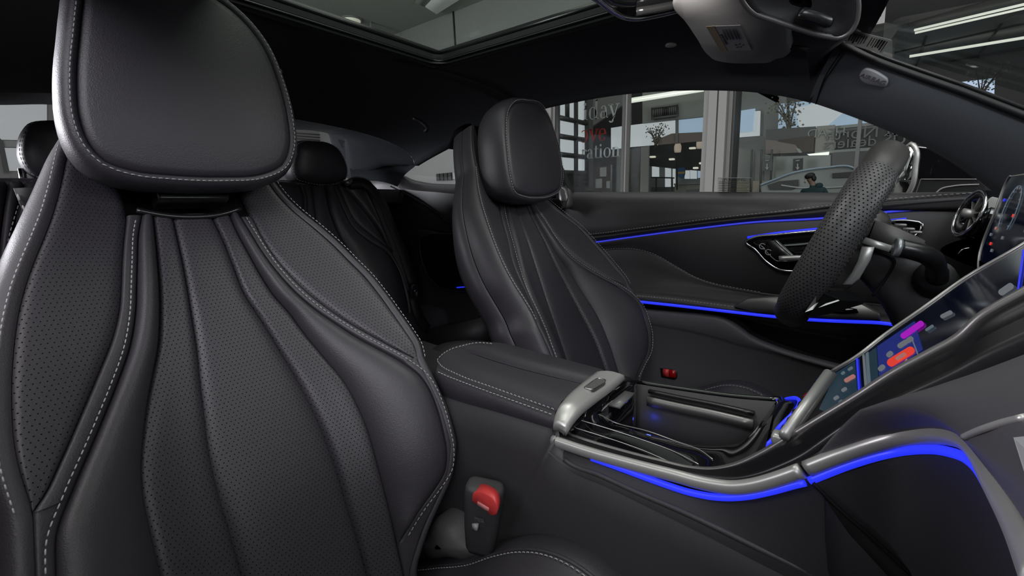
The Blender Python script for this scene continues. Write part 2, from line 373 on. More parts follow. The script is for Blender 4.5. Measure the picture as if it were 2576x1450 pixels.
HN = [(214,-30),(205,20),(198,90),(191,160),(190,220),(198,300),(226,368),(262,405),(330,430),(430,442),(560,447),(660,440),(712,415),(730,370),(726,300),(700,200),(660,110),(610,48),(545,-4),(470,-42),(390,-62),(300,-66),(240,-55)]
HF = [(1330,258),(1294,261),(1278,285),(1274,330),(1278,390),(1284,440),(1294,478),(1320,491),(1350,494),(1385,488),(1407,472),(1412,430),(1407,390),(1394,340),(1376,290),(1356,264)]

def fn_of(pts):
    """(s,t) points, any order -> s(t), extended beyond the ends along the last slope"""
    a = np.array(pts)
    T = smooth_path([(p[0], p[1], 0) for p in a], 120); T = np.array(T)
    o = np.argsort(T[:, 1]); s, t = T[o, 0], T[o, 1]
    def f(x):
        if x < t[0]: return s[0] + (x - t[0]) * np.clip((s[6] - s[0]) / max(t[6] - t[0], 1e-4), -.35, .35)
        if x > t[-1]: return s[-1] + (x - t[-1]) * np.clip((s[-1] - s[-7]) / max(t[-1] - t[-7], 1e-4), -.9, .9)
        return float(np.interp(x, t, s))
    return f, t[0], t[-1]

def build_seat(name, label, O, TR, HD, near, group=None):
    root = thing(name, label, 'seat', (O[0] + .15, O[1], .30))
    S = {k: seat_un(v, O) for k, v in TR.items()}
    f = {}; rng = {}
    for k, v in S.items(): f[k], lo, hi = fn_of(v); rng[k] = (lo, hi)
    tipR = S['G'][-1][1]; tipL = S['SL'][-1][1]; TB = -.60
    P3 = lambda s, t, n: O + EY * s + TD * t + ND * n
    def strip(pname, fl, fr, t0, t1, mat_, puff=.006, nt=70, nu=13, ex=4, lab=None, lift=0.0):
        V = []; uv = []
        for i in range(nt):
            t = t0 + (t1 - t0) * i / (nt - 1); a, b = fl(t), fr(t)
            wd = abs(b - a); pf = puff * min(1, wd / .02)
            for j in range(nu):
                x = -math.cos(math.pi * j / (nu - 1)); u = (x + 1) / 2; s = a + (b - a) * u
                V.append(P3(s, t, sh(s, t) + lift + pf * (1 - abs(x) ** ex) - .0035 * (abs(x) ** 14))); uv.append((s, t))
        Fc = [(i * nu + j, i * nu + j + 1, (i + 1) * nu + j + 1, (i + 1) * nu + j) for i in range(nt - 1) for j in range(nu - 1)]
        return mesh(pname, V, Fc, mat_, root, uv=uv, label=lab)
    Fb, Eb = f['F'], f['E']; tF = S['F'][-1][1]
    top = 0.006
    perf, lea = M['leather_perf'], M['leather']
    # the fan of centre panels
    strip('center_panel', f['B'], f['C'], top, TB, perf, .004)
    strip('center_panel', f['C'], f['D'], top, TB, perf, .004)
    strip('center_panel', f['D'], f['E'], top, TB, perf, .004)
    # smooth strips that widen into the lower side bolsters
    ILf = f['IL']
    tL = max(-.46, S['IL'][-1][1] - .1)
    def ILx(t):   # the left border, closing back to seam B like its mirror on the other side
        if t > -.33: return ILf(t)
        u = sst((-.33 - t) / (.33 + tF * -1 - .33 + .135)); a = ILf(-.33) ; return a + (f['B'](t) - a) * (u ** 1.6)
    strip('side_bolster', ILx if near else ILf, f['B'], top, tF if near else TB, lea, .012, ex=2.6)
    strip('side_bolster', f['E'], f['F'], top, tF, lea, .012, ex=2.6)
    # piped strips between bolster and wing
    strip('seam_strip', f['WL'], ILf, max(.0, top), tipL - .001, lea, .004, ex=3)
    strip('seam_strip', f['F'], f['F2'], .0, tipR + .004, lea, .004, ex=3)
    # shoulder wings with punched leather; they run on upward behind the headrest
    tt = .20
    def SLx(t):
        t_ = S['SL'][0][1]; 
        if t < t_ - .005: return f['SL'](t)
        a = f['SL'](t_ - .005); u = (t - t_ + .005) / (tt - t_ + .005); return a + (-.048 - a) * (.45 * u + .55 * u * u)
    def Gx(t):
        t_ = S['G'][0][1]; 
        if t < t_: return f['G'](t)
        a = f['G'](t_); u = (t - t_) / (tt - t_); return a + (.048 - a) * (.45 * u + .55 * u * u)
    def WLx(t): return f['WL'](t) if t < .0 else f['WL'](0) + (t) * .06
    def F2x(t): return f['F2'](t) if t < .0 else f['F2'](0) - (t) * .12
    strip('shoulder_wing', SLx, WLx, tt, tipL, perf, .002, ex=8)
    strip('shoulder_wing', F2x, Gx, tt, tipR, perf, .002, ex=8)
    # dark well behind the headrest foot
    V = []; nt = 20
    for i in range(nt):
        t = tt - (tt + .012) * i / (nt - 1)
        for j in range(7):
            u = j / 6; s = WLx(t) - .006 + (F2x(t) - WLx(t) + .012) * u; V.append(P3(s, t, sh(s, t) - .022 * math.sin(math.pi * u) ** .4 - .004))
    mesh('headrest_well', V, [(i * 7 + j, i * 7 + j + 1, (i + 1) * 7 + j + 1, (i + 1) * 7 + j) for i in range(nt - 1) for j in range(6)], M['recess'], root)
    # rolled leather edge and the hard back shell
    def outer(side, t):
        if side > 0:
            if t > tipR: return Gx(t)
            if t > -.33: return float(np.interp(t, [-.33, tipR], [f['F'](-.33) + .004, Gx(tipR + .001)]))
            return float(np.interp(t, [-.6, -.5, -.46, -.42, -.38, -.33], [.10, .118, .145, .178, .193, f['F'](-.33) + .004]))
        if t > tipL: return SLx(t)
        if near:
            return float(np.interp(t, [-.6, -.46, -.36, tipL], [min(ILx(tF + .03), f['B'](-.5)) - .004, min(ILx(-.45), f['B'](-.45)) - .004, ILx(-.36) - .012, SLx(tipL + .001)]))
        return f['SL'](tipL) - .002
    roll = [(0, -.002), (.004, .003), (.009, .002), (.014, -.006), (.018, -.018), (.020, -.034), (.018, -.052)]
    shell = [(.018, -.054), (.021, -.058), (.022, -.075), (.016, -.10), (-.002, -.125), (-.04, -.145)]
    ts = np.linspace(tt, TB, 84)
    for sd in (1, -1):
        w_ = lambda t: .55 + .45 * sst((.15 - t) / .3)
        big = 1.25 if (sd < 0 and near) else 1.0
        rows = []; rows2 = []
        for t in ts:
            s0 = outer(sd, t); n0 = sh(s0, t); k = w_(t); big = (1.25 if (sd < 0 and near) else 1.0) * (.35 + .65 * sst((.17 - t) / .20))
            rows.append([P3(s0 + sd * a * big, t - .0, n0 + b * k) for a, b in roll])
            rows2.append([P3(s0 + sd * a * big, t, n0 + b * k) for a, b in shell] + [P3(0, t, sh(0, t) - .16 * k)])
        V, Fc = grid(rows); mesh('rolled_edge', V, Fc, lea, root)
        V, Fc = grid(rows2); mesh('back_shell', V, Fc, M['leather_far'], root)
    if near: strip('bolster_side', lambda t: outer(-1, t), ILx, tipL, tF + .03, lea, .002, nt=40); strip('bolster_side', f['F'] , lambda t: outer(1, t), tipR + .004, tF, lea, .001, nt=30); strip('bolster_side', f['E'], lambda t: outer(1, t), tF, TB, lea, .001, nt=20)
    else:
        strip('bolster_side', f['F'], lambda t: outer(1, t), tipR + .004, tF, lea, .001, nt=30); strip('bolster_side', f['E'], lambda t: outer(1, t), tF, TB, lea, .001, nt=20)
        strip('bolster_side', lambda t: outer(-1, t), ILf, tipL, TB, lea, .004, nt=30)
    # closing crest above the wings
    rows = []
    for k in range(6):
        a = math.pi / 2 * k / 5; t = tt + .018 * math.sin(a); dn = -.16 * .6 * (1 - math.cos(a)) * .6
        rows.append([P3(SLx(tt) + (Gx(tt) - SLx(tt)) * j / 10, t, sh(.05, tt) + dn) for j in range(11)])
    rows.append([P3(SLx(tt) + (Gx(tt) - SLx(tt)) * j / 10, tt - .01, sh(.05, tt) - .1) for j in range(11)])
    V, Fc = grid(rows); mesh('crest', V, Fc, lea, root)
    # stitching: real thread dashes
    b = MB()
    def sl(fn, t0, t1, off, lift=.002, st=.0062, ln=.0042, r=.0006):
        pts = []
        for t in np.linspace(t0, t1, 200): s = fn(t) + off; pts.append(P3(s, t, sh(s, t) + lift))
        q = stitches(pts, ND, st, ln, r); b.add(q.v, q.f)
    sl(f['F'], .0, tF + .004, .0055, .0045)
    sl(lambda t: f['IL'](t), .0, -.45, -.0055, .0045)
    sl(Gx, .06, tipR, .0085, .003); sl(SLx, .09, tipL + .002, -.0085, .003)
    b.build('stitching', M['thread'], root, kind='stuff')
    # headrest, tilted upright
    ha = math.radians(8); hn = A3((math.cos(ha), 0, math.sin(ha))); ht = A3((-math.sin(ha), 0, math.cos(ha))); HB = O + ND * .09 + TD * .03
    hp = []
    for q in HD: p = hit(q[0], q[1], hn, hn @ HB) - HB; hp.append((p[1], p @ ht, 0))
    R = smooth_path(hp, 72, closed=True); R = [(r[0], r[1]) for r in R]
    cs = np.mean([r[0] for r in R]); ct = np.mean([r[1] for r in R])
    H = lambda s, t, n: HB + EY * s + ht * t + hn * n
    nr = []
    for i in range(72):
        a = np.array(R[(i + 1) % 72]) - np.array(R[i - 1]); n = np.array([a[1], -a[0]]); n /= np.linalg.norm(n)
        if n @ (np.array(R[i]) - (cs, ct)) < 0: n = -n
        nr.append(n)
    def ring(o, n, sc=1.0): return [H(cs + (R[i][0] - cs) * sc + nr[i][0] * o, ct + (R[i][1] - ct) * sc + nr[i][1] * o, n) for i in range(72)]
    hr = [ring(-.0015, -.004), ring(.001, .0005), ring(.005, .001), ring(.010, -.004), ring(.013, -.014), ring(.014, -.030), ring(.012, -.05), ring(.006, -.07), ring(-.006, -.088), ring(-.02, -.098, .95), ring(-.02, -.104, .6)]
    V, Fc = grid(hr, close_u=True); Fc.append(tuple((len(hr) - 1) * 72 + i for i in range(72)))
    head = mesh('headrest', V, Fc, lea, root)
    fr_ = [ring(-.0012, -.003), ring(-.003, .0012)] + [ring(-.003, .0012 + .010 * (1 - k * k) ** .8, k) for k in (.94, .86, .75, .6, .42, .22)]
    V, Fc = grid(fr_, close_u=True); Fc.append(tuple((len(fr_) - 1) * 72 + i for i in range(72)))
    mesh('headrest_cover', V, Fc, lea, head)
    q = stitches(ring(.0042, .0022) + [ring(.0042, .0022)[0]], hn, .0058, .004, .00055); q.build('stitching', M['thread'], head, kind='stuff')
    # folding foot of the headrest
    ax = (EY, ht, hn)
    fo = thing_part = MB()
    fo.add(*box(P3(-.008, .030, sh(0, .0) + .012), .075, .030, .034, (EY, TD, ND), .003))
    ft = fo.build('headrest_foot', M['glossy_dark'], root)
    g = MB()
    for s_, w2 in ((-.026, .02), (.002, .032), (.026, .014)): g.add(*box(P3(s_ - .006, .056, sh(0, 0) + .024), w2, .014, .02, (EY, TD, ND), .001))
    g.build('guide_rib', M['silver_dark'], ft)
    pth = smooth_path([P3(s_, t_, sh(s_, t_) + .004) for s_, t_ in ((f['IL'](.0) - .003, .012), (-.035, .004), (-.005, .001), (.025, .004), (f['F'](.0) + .002, .012))], 24)
    V, Fc = tube(pth, .0036, 8); mesh('well_trim', V, Fc, M['glossy_dark'], root)
    return root, S, f, P3
O_NEAR = A3((-.68, -.364, .97)); O_FAR = A3((-.649, .247, .983))
seatN, SN, fN, P3N = build_seat('front_seat', 'black leather passenger seat filling the near side, headrest cut by the top edge', O_NEAR, NEAR, HN, True)
seatF, SF, fF, P3F = build_seat('front_seat', "black leather driver's seat behind the steering wheel and armrest", O_FAR, FAR, HF, False)

def cushion(root, O, Yc, zt, x0, x1, inner):
    """seat cushion: dished centre between two raised side bolsters"""
    rows = []; nx = 26
    for i in range(nx):
        u = i / (nx - 1); x = x0 + (x1 - x0) * u; row = []
        for j in range(25):
            s = -.235 + .47 * j / 24; a = abs(s)
            z = zt + .055 * sst((a - .09) / .09) * (.35 + .65 * math.sin(math.pi * min(1, u * .95 + .12)) ** .8)
            z -= .10 * sst((a - .20) / .05) ** 2
            z -= .05 * sst((u - .8) / .2) ** 2
            row.append((x, Yc + s, z))
        row = [(x, Yc - .235, zt - .16)] + row + [(x, Yc + .235, zt - .16)]
        rows.append(row)
    V, Fc = grid(rows); return mesh('seat_cushion', V, Fc, M['leather'], root)
# ---------------------------------------------------------------- driver's door
def rows_x(P, xs):
    """resample a 3-D polyline over given x positions (straight on beyond its ends)"""
    P = np.array(smooth_path(P, 160)); o = np.argsort(P[:, 0]); P = P[o]
    out = []
    for x in xs:
        out.append(A3((x, np.interp(x, P[:, 0], P[:, 1]), np.interp(x, P[:, 0], P[:, 2]))))
    return out
def dy(P, d, dz=0.0): return [A3((p[0], p[1] + d, p[2] + dz)) for p in P]
DX = np.linspace(-.86, .21, 60)
door = thing('car_door', "driver's door with black padded panel, thin blue light strips and armrest", 'car door', (-.3, .60, .3))
belt = rows_x([(-.9, .57, 1.017)] + YS([(1440, 487), (1800, 487), (2230, 490), (2480, 488)], .57), DX)
st1 = rows_x([(-.9, .545, .90)] + YS([(1480, 593), (1600, 579), (1800, 553), (2000, 532), (2100, 520), (2300, 501), (2450, 491)], .545), DX)
ls1 = rows_x([(-.9, .552, .86)] + YS([(1495, 610), (1567, 600), (1740, 577), (1900, 567 - 8), (2074, 549), (2184, 538), (2433, 515)], .552), DX)
pm = rows_x([(-.9, .572, .85)] + YS([(1515, 629), (1600, 628), (1645, 640), (1700, 670), (1750, 698), (1800, 715), (1850, 725), (1920, 737), (2080, 750)], .572), DX)
ar0 = rows_x([(-.9, .555, .74)] + YS([(1600, 725), (1700, 735), (1850, 752), (2000, 770), (2200, 785)], .555), DX)
ar1 = rows_x([(-.9, .522, .73)] + YS([(1600, 746), (1700, 755), (1855, 775), (1940, 784), (2200, 800)], .522), DX)
ls2 = rows_x([(-.9, .518, .715)] + YS([(1605, 759), (1700, 769), (1780, 778), (1850, 786), (1940, 796), (2030, 804), (2215, 812)], .518), DX)
pk0 = rows_x([(-.9, .535, .69)] + YS([(1620, 781), (1700, 788), (1780, 795), (1815, 801), (1850, 820), (1890, 850), (1950, 876), (2100, 920), (2250, 955)], .535), DX)
pk1 = rows_x([(-.9, .538, .65)] + YS([(1640, 818), (1700, 828), (1800, 850), (1850, 866), (1950, 893), (2100, 937), (2250, 975)], .54), DX)
# upper pad: glass side, rounded top, face down to the stitch line
r = [dy(belt, .05, -.03), dy(belt, .03, .0), dy(belt, .012, .004), dy(belt, .0, 0), dy(belt, -.012, -.014), dy(belt, -.02, -.03)]
r += [[a * (1 - u) + b * u for a, b in zip(r[5], st1)] for u in (.35, .7)] + [dy(st1, -.001, .002), st1, dy(st1, .004, -.002)]
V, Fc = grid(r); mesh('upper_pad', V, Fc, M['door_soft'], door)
b = stitches(rows_x(dy(st1, -.002, .004), np.linspace(-.7, .16, 200)), (0, -1, 0), .0075, .0045, .0006); b.build('stitching', M['thread'], door, kind='stuff')
r = [dy(st1, .004, -.002), dy(st1, .0, -.006), [a * .5 + b_ * .5 + A3((0, -.002, 0)) for a, b_ in zip(st1, ls1)], dy(ls1, .0, .004), dy(ls1, .004, .002)]
V, Fc = grid(r); mesh('trim_band', V, Fc, M['soft'], door)
q = rows_x(dy(ls1, .001, 0), np.linspace(-.72, .155, 60)); V, Fc = tube(q, .0021, 6); mesh('light_strip', V, Fc, M['led_dim'], door)
# main panel
mid = [a * .5 + b_ * .5 + A3((0, .006, 0)) for a, b_ in zip(ls1, pm)]
r = [dy(ls1, .004, -.002), dy(ls1, .001, -.006), mid, dy(pm, -.004, .004), pm]
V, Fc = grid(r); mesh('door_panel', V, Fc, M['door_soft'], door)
r = [pm, dy(pm, -.003, -.004), [a * .6 + b_ * .4 + A3((0, .012, 0)) for a, b_ in zip(pm, ar0)], dy(ar0, .006, .012), ar0, [a * .5 + b_ * .5 + A3((0, .006, -.001)) for a, b_ in zip(ar0, ar1)], ar1, dy(ar1, -.002, -.004), dy(ls2, .001, .003), dy(ls2, .006, .001)]
V, Fc = grid(r); mesh('armrest', V, Fc, M['door_soft'], door)
b = MB()
q = stitches(rows_x(dy(pm, -.0035, .0015), np.linspace(-.62, -.17, 160)), (0, -1, 0), .0075, .0045, .0006); b.add(q.v, q.f)
q = stitches(rows_x(dy(ar1, -.001, .002), np.linspace(-.55, -.20, 120)), (0, -1, .3), .0075, .0045, .0006); b.add(q.v, q.f)
b.build('stitching', M['thread'], door, kind='stuff')
q = rows_x(dy(ls2, -.001, 0), np.linspace(-.60, .06, 50)); V, Fc = tube(q, .0034, 6); mesh('light_strip', V, Fc, M['led'], door)
# underside and storage pocket
r = [dy(ls2, .006, -.001), dy(ls2, .002, -.007), [a * .5 + b_ * .5 + A3((0, .035, 0)) for a, b_ in zip(ls2, pk0)], dy(pk0, .045, .002)]
V, Fc = grid(r); mesh('armrest_underside', V, Fc, M['glossy_dark'], door)
r = [dy(pk0, .045, -.012), dy(pk0, .02, .0), dy(pk0, .008, .002), pk0, dy(pk0, -.004, -.006), dy(pk1, -.004, .006), pk1, dy(pk1, .004, -.006), [A3((p[0], .553, .5)) for p in pk1], [A3((p[0], .56, .26)) for p in pk1]]
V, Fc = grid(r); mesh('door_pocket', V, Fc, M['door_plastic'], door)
V, Fc = bx(-.87, .22, .585, .66, .24, .99, .01); mesh('door_shell', V, Fc, M['dark'], door)
# switch ledge at the armrest's front end
lg = [(1845, 772), (1880, 753), (1960, 748), (2160, 762), (2212, 790), (2216, 806), (2100, 801), (1900, 787)]
V, Fc = prism(YS(lg, .513), (0, .03, 0), .002); mesh('switch_ledge', V, Fc, M['silver_dark'], door)
V, Fc = prism(YS([(2075, 775), (2120, 772), (2155, 778), (2160, 787), (2120, 790), (2078, 786)], .511), (0, .006, 0)); sw = mesh('window_switch', V, Fc, M['gloss'], door)
# door handle bezel, bowl, handle and lock buttons
hb = smooth_path(YS([(1888, 601), (1960, 590), (2060, 580), (2200, 562), (2290, 556), (2318, 562), (2316, 580), (2290, 600), (2180, 640), (2060, 672), (2000, 682), (1960, 678), (1930, 660), (1900, 628), (1876, 608)], .552), 90, closed=True)
V, Fc = prism(dy(hb, .002), (0, .02, 0)); mesh('handle_bowl', V, Fc, M['gloss'], door)
V, Fc = tube(hb, .0026, 8, closed=True); bz = mesh('handle_bezel', V, Fc, M['chrome'], door)
q = smooth_path(YS([(1880, 598), (1960, 586), (2060, 576), (2200, 559), (2280, 551)], .555), 30); V, Fc = tube(q, .0028, 6); mesh('light_strip', V, Fc, M['led'], door)
V, Fc = prism(YS([(1930, 607), (1955, 603), (2000, 645), (2015, 652), (1975, 655), (1948, 640)], .549), (0, .006, 0), .001); lb = mesh('lock_button', V, Fc, M['glossy_dark'], door)
for (x, y) in ((1918, 620), (1933, 635)):
    c = YP(x, y, .5478); V, Fc = tube([c + A3((.006 * math.cos(a), 0, .006 * math.sin(a))) for a in np.linspace(.6, 5.6, 14)], .0009, 5); mesh('lock_icon', V, Fc, M['label'], lb)
q = smooth_path(YS([(1950, 604), (1975, 628), (2003, 652)], .549), 10); V, Fc = tube(q, .0012, 6); mesh('button_edge', V, Fc, M['chrome'], lb)
q = YS([(1960, 650), (2005, 648), (2060, 648), (2130, 642)], .545); V, Fc = sweep(smooth_path(q, 16), [(-.004, -.005), (.004, -.005), (.005, .004), (-.003, .005)], (0, 0, 1)); mesh('pull_handle', V, Fc, M['silver'], door)
# red reflector low on the door
V, Fc = prism(YS([(1660, 927), (1697, 930), (1704, 936), (1703, 952), (1697, 957), (1663, 950)], .548), (0, .01, 0), .0012); rf = mesh('door_lamp', V, Fc, M['rubber'], door)
V, Fc = prism(YS([(1668, 929), (1682, 930.5), (1681, 949), (1667, 947)], .5455), (0, .006, 0)); mesh('lamp_lens', V, Fc, M['red'], rf)
V, Fc = prism(YS([(1683, 931), (1699, 933), (1699, 951), (1682, 949)], .5455), (0, .006, 0)); mesh('lamp_lens', V, Fc, M['red_lens'], rf)
# outside mirror on the door
mm_n = A3((-.80, -.60, 0)); mm_c = YP(2262, 430, .78)
mo = [hit(x, y, mm_n, mm_n @ mm_c) for x, y in ((2292, 362), (2303, 372), (2303, 420), (2294, 470), (2284, 488), (2240, 488), (2226, 482), (2228, 462), (2262, 410), (2280, 375))]
mo = smooth_path(mo, 40, closed=True)
V, Fc = prism(mo, (.012, .09, .004), .004); mr = mesh('door_mirror', V, Fc, M['glossy_dark'], door)
V, Fc = tube(mo, .005, 6, closed=True); mesh('mirror_rim', V, Fc, M['silver'], mr)
c = sum(mo) / len(mo); V, Fc = prism([c + (p - c) * .93 + A3((-.004, -.003, 0)) for p in mo], (.003, .002, 0)); mesh('mirror_glass', V, Fc, mat('mirror_silver', (.62, .64, .62, 1), .05, 1.0), mr)

# ---------------------------------------------------------------- side glass, roof lining, pillars
TUM_N = A3((0, .24, .14)); TUM_D = .24 * .585 + .14 * 1.01
def TP(px, py): return hit(px, py, TUM_N, TUM_D)
HDR_PX = [(1012, 440), (1060, 408), (1110, 380), (1180, 345), (1260, 312), (1370, 270), (1440, 255), (1570, 234), (1700, 225), (1800, 224), (1900, 229), (1980, 241), (2060, 262), (2160, 300), (2300, 357), (2400, 412), (2480, 470), (2540, 515)]
hdr = [TP(*p) for p in HDR_PX]
hx = np.array(smooth_path(hdr, 200))
def HDR(x):
    return A3((x, np.interp(x, hx[:, 0], hx[:, 1]), np.interp(x, hx[:, 0], hx[:, 2])))
YC = -.058
# roof lining on the driver's side of the sunroof, its mirror on the passenger side, and the part behind
SR_Y = .125; SR_P = .205; SR_X0 = -.752; SR_X1 = -.02; ZR = 1.288
def lining(x, sy=SR_Y):
    e = HDR(x); yi = sy if x > SR_X0 - .02 else YC
    zc = ZR - (.10 * sst((-x - .8) / 1.0) if x < -.8 else 0) - .10 * sst((x + .20) / .30)
    zc = max(zc, e[2] + .004)
    k = A3((0, e[1] - .02, zc + .004)); a = A3((0, yi, zc)); c = A3((0, e[1] - .004, e[2]))
    row = []
    for j in range(15):
        u = j / 14; p = a * (1 - u) ** 2 + k * 2 * u * (1 - u) + c * u * u; row.append(A3((x, p[1], p[2])))
    return row + [A3((x, e[1] + .012, e[2] - .001)), A3((x, e[1] + .03, e[2] + .015))]
LX = list(np.linspace(-1.33, SR_X0 - .02, 16)) + list(np.linspace(SR_X0 - .019, -.10, 30))
def mir(p): return A3((p[0], 2 * YC - p[1], p[2]))
b = MB(); XL = [x for x in LX if x > SR_X0 - .02]
b.add(*grid([lining(x) for x in XL])); b.add(*grid([[mir(p) for p in lining(x, SR_P)] for x in XL]))
rws = [lining(x) for x in LX if x <= SR_X0 - .0189]
rws2 = [[mir(p) for p in r_[::-1]] + r_ for r_ in rws]; b.add(*grid(rws2))
# front corners, up to the windshield edge and the pillar joints
def PW(px, py): return hit(px, py, (0, .30, .16), .30 * .42 + .16 * 1.235)
frontedge = lambda sy: smooth_path([A3((-.012, sy - .002, ZR)), A3((-.012, .25, ZR - .004)), A3((-.010, .36, ZR - .014)), PW(2126, 110) + A3((-.01, 0, .01)), PW(2128, 122), TP(2052, 262) * .5 + PW(2128, 122) * .5 + A3((-.004, -.008, .003)), TP(2052, 262)], 17)
for fn, sy in ((lambda p: p, SR_Y), (mir, SR_P)): b.add(*grid([[fn(a * (1 - u) + c_ * u + A3((0, 0, .004)) * math.sin(math.pi * u)) for a, c_ in zip(lining(-.10, sy), frontedge(sy))] for u in np.linspace(0, 1, 7)]))
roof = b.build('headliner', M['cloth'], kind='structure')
# sunroof frame and glass
fz = ZR
fo = [A3((SR_X0 + .0, SR_Y, fz)), A3((-.02, SR_Y, fz)), A3((-.02, 2 * YC - SR_Y, fz)), A3((SR_X0, 2 * YC - SR_Y, fz))]
def rr(x0, x1, y0, y1, r, z, n=6):
    return [A3(((x0 + x1) / 2 + a, (y0 + y1) / 2 + c_, z)) for a, c_ in rrect(x1 - x0, y1 - y0, r, n)]
y0, y1 = 2 * YC - SR_P, SR_Y
fr_rows = [rr(SR_X0 - .03, .01, y0 - .02, y1 + .02, .05, fz + .002), rr(SR_X0, -.02, y0, y1, .035, fz - .003), rr(SR_X0 + .004, -.024, y0 + .004, y1 - .004, .035, fz), rr(SR_X0 + .002, -.022, y0 + .002, y1 - .002, .03, fz + .008), rr(SR_X0 + .006, -.026, y0 + .006, y1 - .006, .02, fz + .010), rr(SR_X0 + .006, -.026, y0 + .006, y1 - .006, .02, fz + .020)]
V, Fc = grid(fr_rows, close_u=True); mesh('sunroof_frame', V, Fc, M['dark'], roof, autosmooth=40)
V, Fc = tube(rr(SR_X0 + .006, -.026, y0 + .006, y1 - .006, .02, fz + .007, 10), .002, 6, closed=True); mesh('sunroof_seal', V, Fc, M['glossy_dark'], roof)
pl_ = rr(SR_X0, -.02, y0, y1, .03, fz + .018); V, Fc = prism(pl_, (0, 0, .004)); sg = mesh('window_1', V, Fc, M['glass_roof'], kind='structure', smooth=False)
# outer roof skin
b = MB()
for (a, c_, d, e) in ((-1.45, SR_X0 + .0, -.50, .40), (SR_X0, .0, SR_Y, .40), (SR_X0, .0, -.50, y0)): b.add(*bx(a, c_, d, e, fz + .024, fz + .034))
b.build('roof_skin', M['glossy_dark'], roof)
# rear header arch, pillar beside the rear window
RXB = -1.62
arch = XS([(880, 455), (866, 420), (852, 380), (842, 352), (828, 338), (800, 331), (735, 326), (600, 318), (420, 300), (260, 280), (120, 263), (40, 264), (-60, 270), (-120, 300), (-150, 360)], RXB)
arch = smooth_path(arch, 60)
def lin_end(n):
    r_ = [mir(p) for p in lining(-1.33)[::-1]] + lining(-1.33); return smooth_path(r_, n)
le = lin_end(60)[::-1]
mid_ = [a * .5 + c_ * .5 + A3((0, 0, .02)) for a, c_ in zip(arch, le)]
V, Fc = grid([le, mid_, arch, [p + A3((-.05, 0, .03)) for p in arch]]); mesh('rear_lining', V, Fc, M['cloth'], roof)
# coat hook and grab details in the lining
c = ZP(1040, 297, 1.22); hk = MB()
hk.add(*tube(smooth_path([c, c + A3((.02, .012, -.012)), c + A3((.035, .02, -.03)), c + A3((.02, .022, -.036))], 10), .005, 6)); hk.build('coat_hook', M['dark'], roof)
c = ZP(690, 184, 1.255); V, Fc = box(c, .05, .012, .01, None, .003); mesh('lining_clip', V, Fc, M['silver'], roof)
c = ZP(1688, 110, 1.285); V, Fc = tube([c, c + A3((0, 0, -.004))], .010, 14); mesh('microphone_grille', V, Fc, M['silver'], roof)
# side glass panes
bl = [TP(a, c_) for a, c_ in ((1440, 492), (1800, 492), (2230, 495), (2480, 492))]
gx = np.linspace(-.75, .16, 40); lo = rows_x([(-.9, bl[0][1], bl[0][2])] + bl, gx); hi = [HDR(x) for x in gx]
hi = [h if h[2] > l[2] else l + A3((0, 0, .001)) for h, l in zip(hi, lo)]
V, Fc = solid([dy(hi, .012, -.0), dy(lo, .012, -.02)], (0, .004, .002)); mesh('window_2', V, Fc, M['glass'], kind='structure', smooth=False)
qx = np.linspace(-1.42, -.80, 24)
qlo = rows_x([TP(1012, 442), TP(1030, 452), TP(1060, 459), TP(1165, 464), TP(1250, 467), (-.6, .585, 1.01)], qx); qhi = [HDR(x) for x in qx]
V, Fc = prism([TP(*p) + A3((0, .012, 0)) for p in ((1000, 440), (1180, 340), (1330, 280), (1330, 470), (1165, 470), (1000, 452))], (0, .004, .002)); mesh('window_3', V, Fc, M['glass'], kind='structure', smooth=False)
# centre pillar trim between the two panes with the belt's upper guide
pt = [TP(1428, 300), TP(1405, 300), TP(1425, 420), TP(1447, 492), TP(1470, 640), TP(1330, 640), TP(1330, 300)]
rowsP = [[A3((x, HDR(min(max(x, -.9), .1))[1] if k == 0 else y, z)) for x in np.linspace(x0, x1, 8)] for k, (x0, x1, y, z) in enumerate(((-.80, -.725, .45, 1.235), (-.80, -.705, .515, 1.12), (-.80, -.678, .565, 1.015), (-.82, -.672, .556, .90), (-.82, -.665, .556, .60)))]
V, Fc = solid(rowsP, (0, .02, 0)); bp = mesh('belt_pillar', V, Fc, M['soft']); tag(bp, 'dark centre pillar trim behind the driver headrest beside the door window', 'pillar trim', kind='thing')
V, Fc = prism(smooth_path(YS([(1408, 470), (1420, 478), (1426, 498), (1424, 522), (1408, 526), (1404, 500)], .51), 30, closed=True), (0, .03, 0), .003); mesh('belt_guide', V, Fc, M['silver_dark'], bp)
P_ = smooth_path([YP(1390, 500, .47), YP(1405, 520, .50), YP(1414, 498, .515), YP(1410, 474, .53)], 14); V, Fc = sweep(P_, [(-.02, -.001), (.02, -.001), (.02, .001), (-.02, .001)], (0, -1, .3)); mesh('belt_strap', V, Fc, M['dark'], bp)
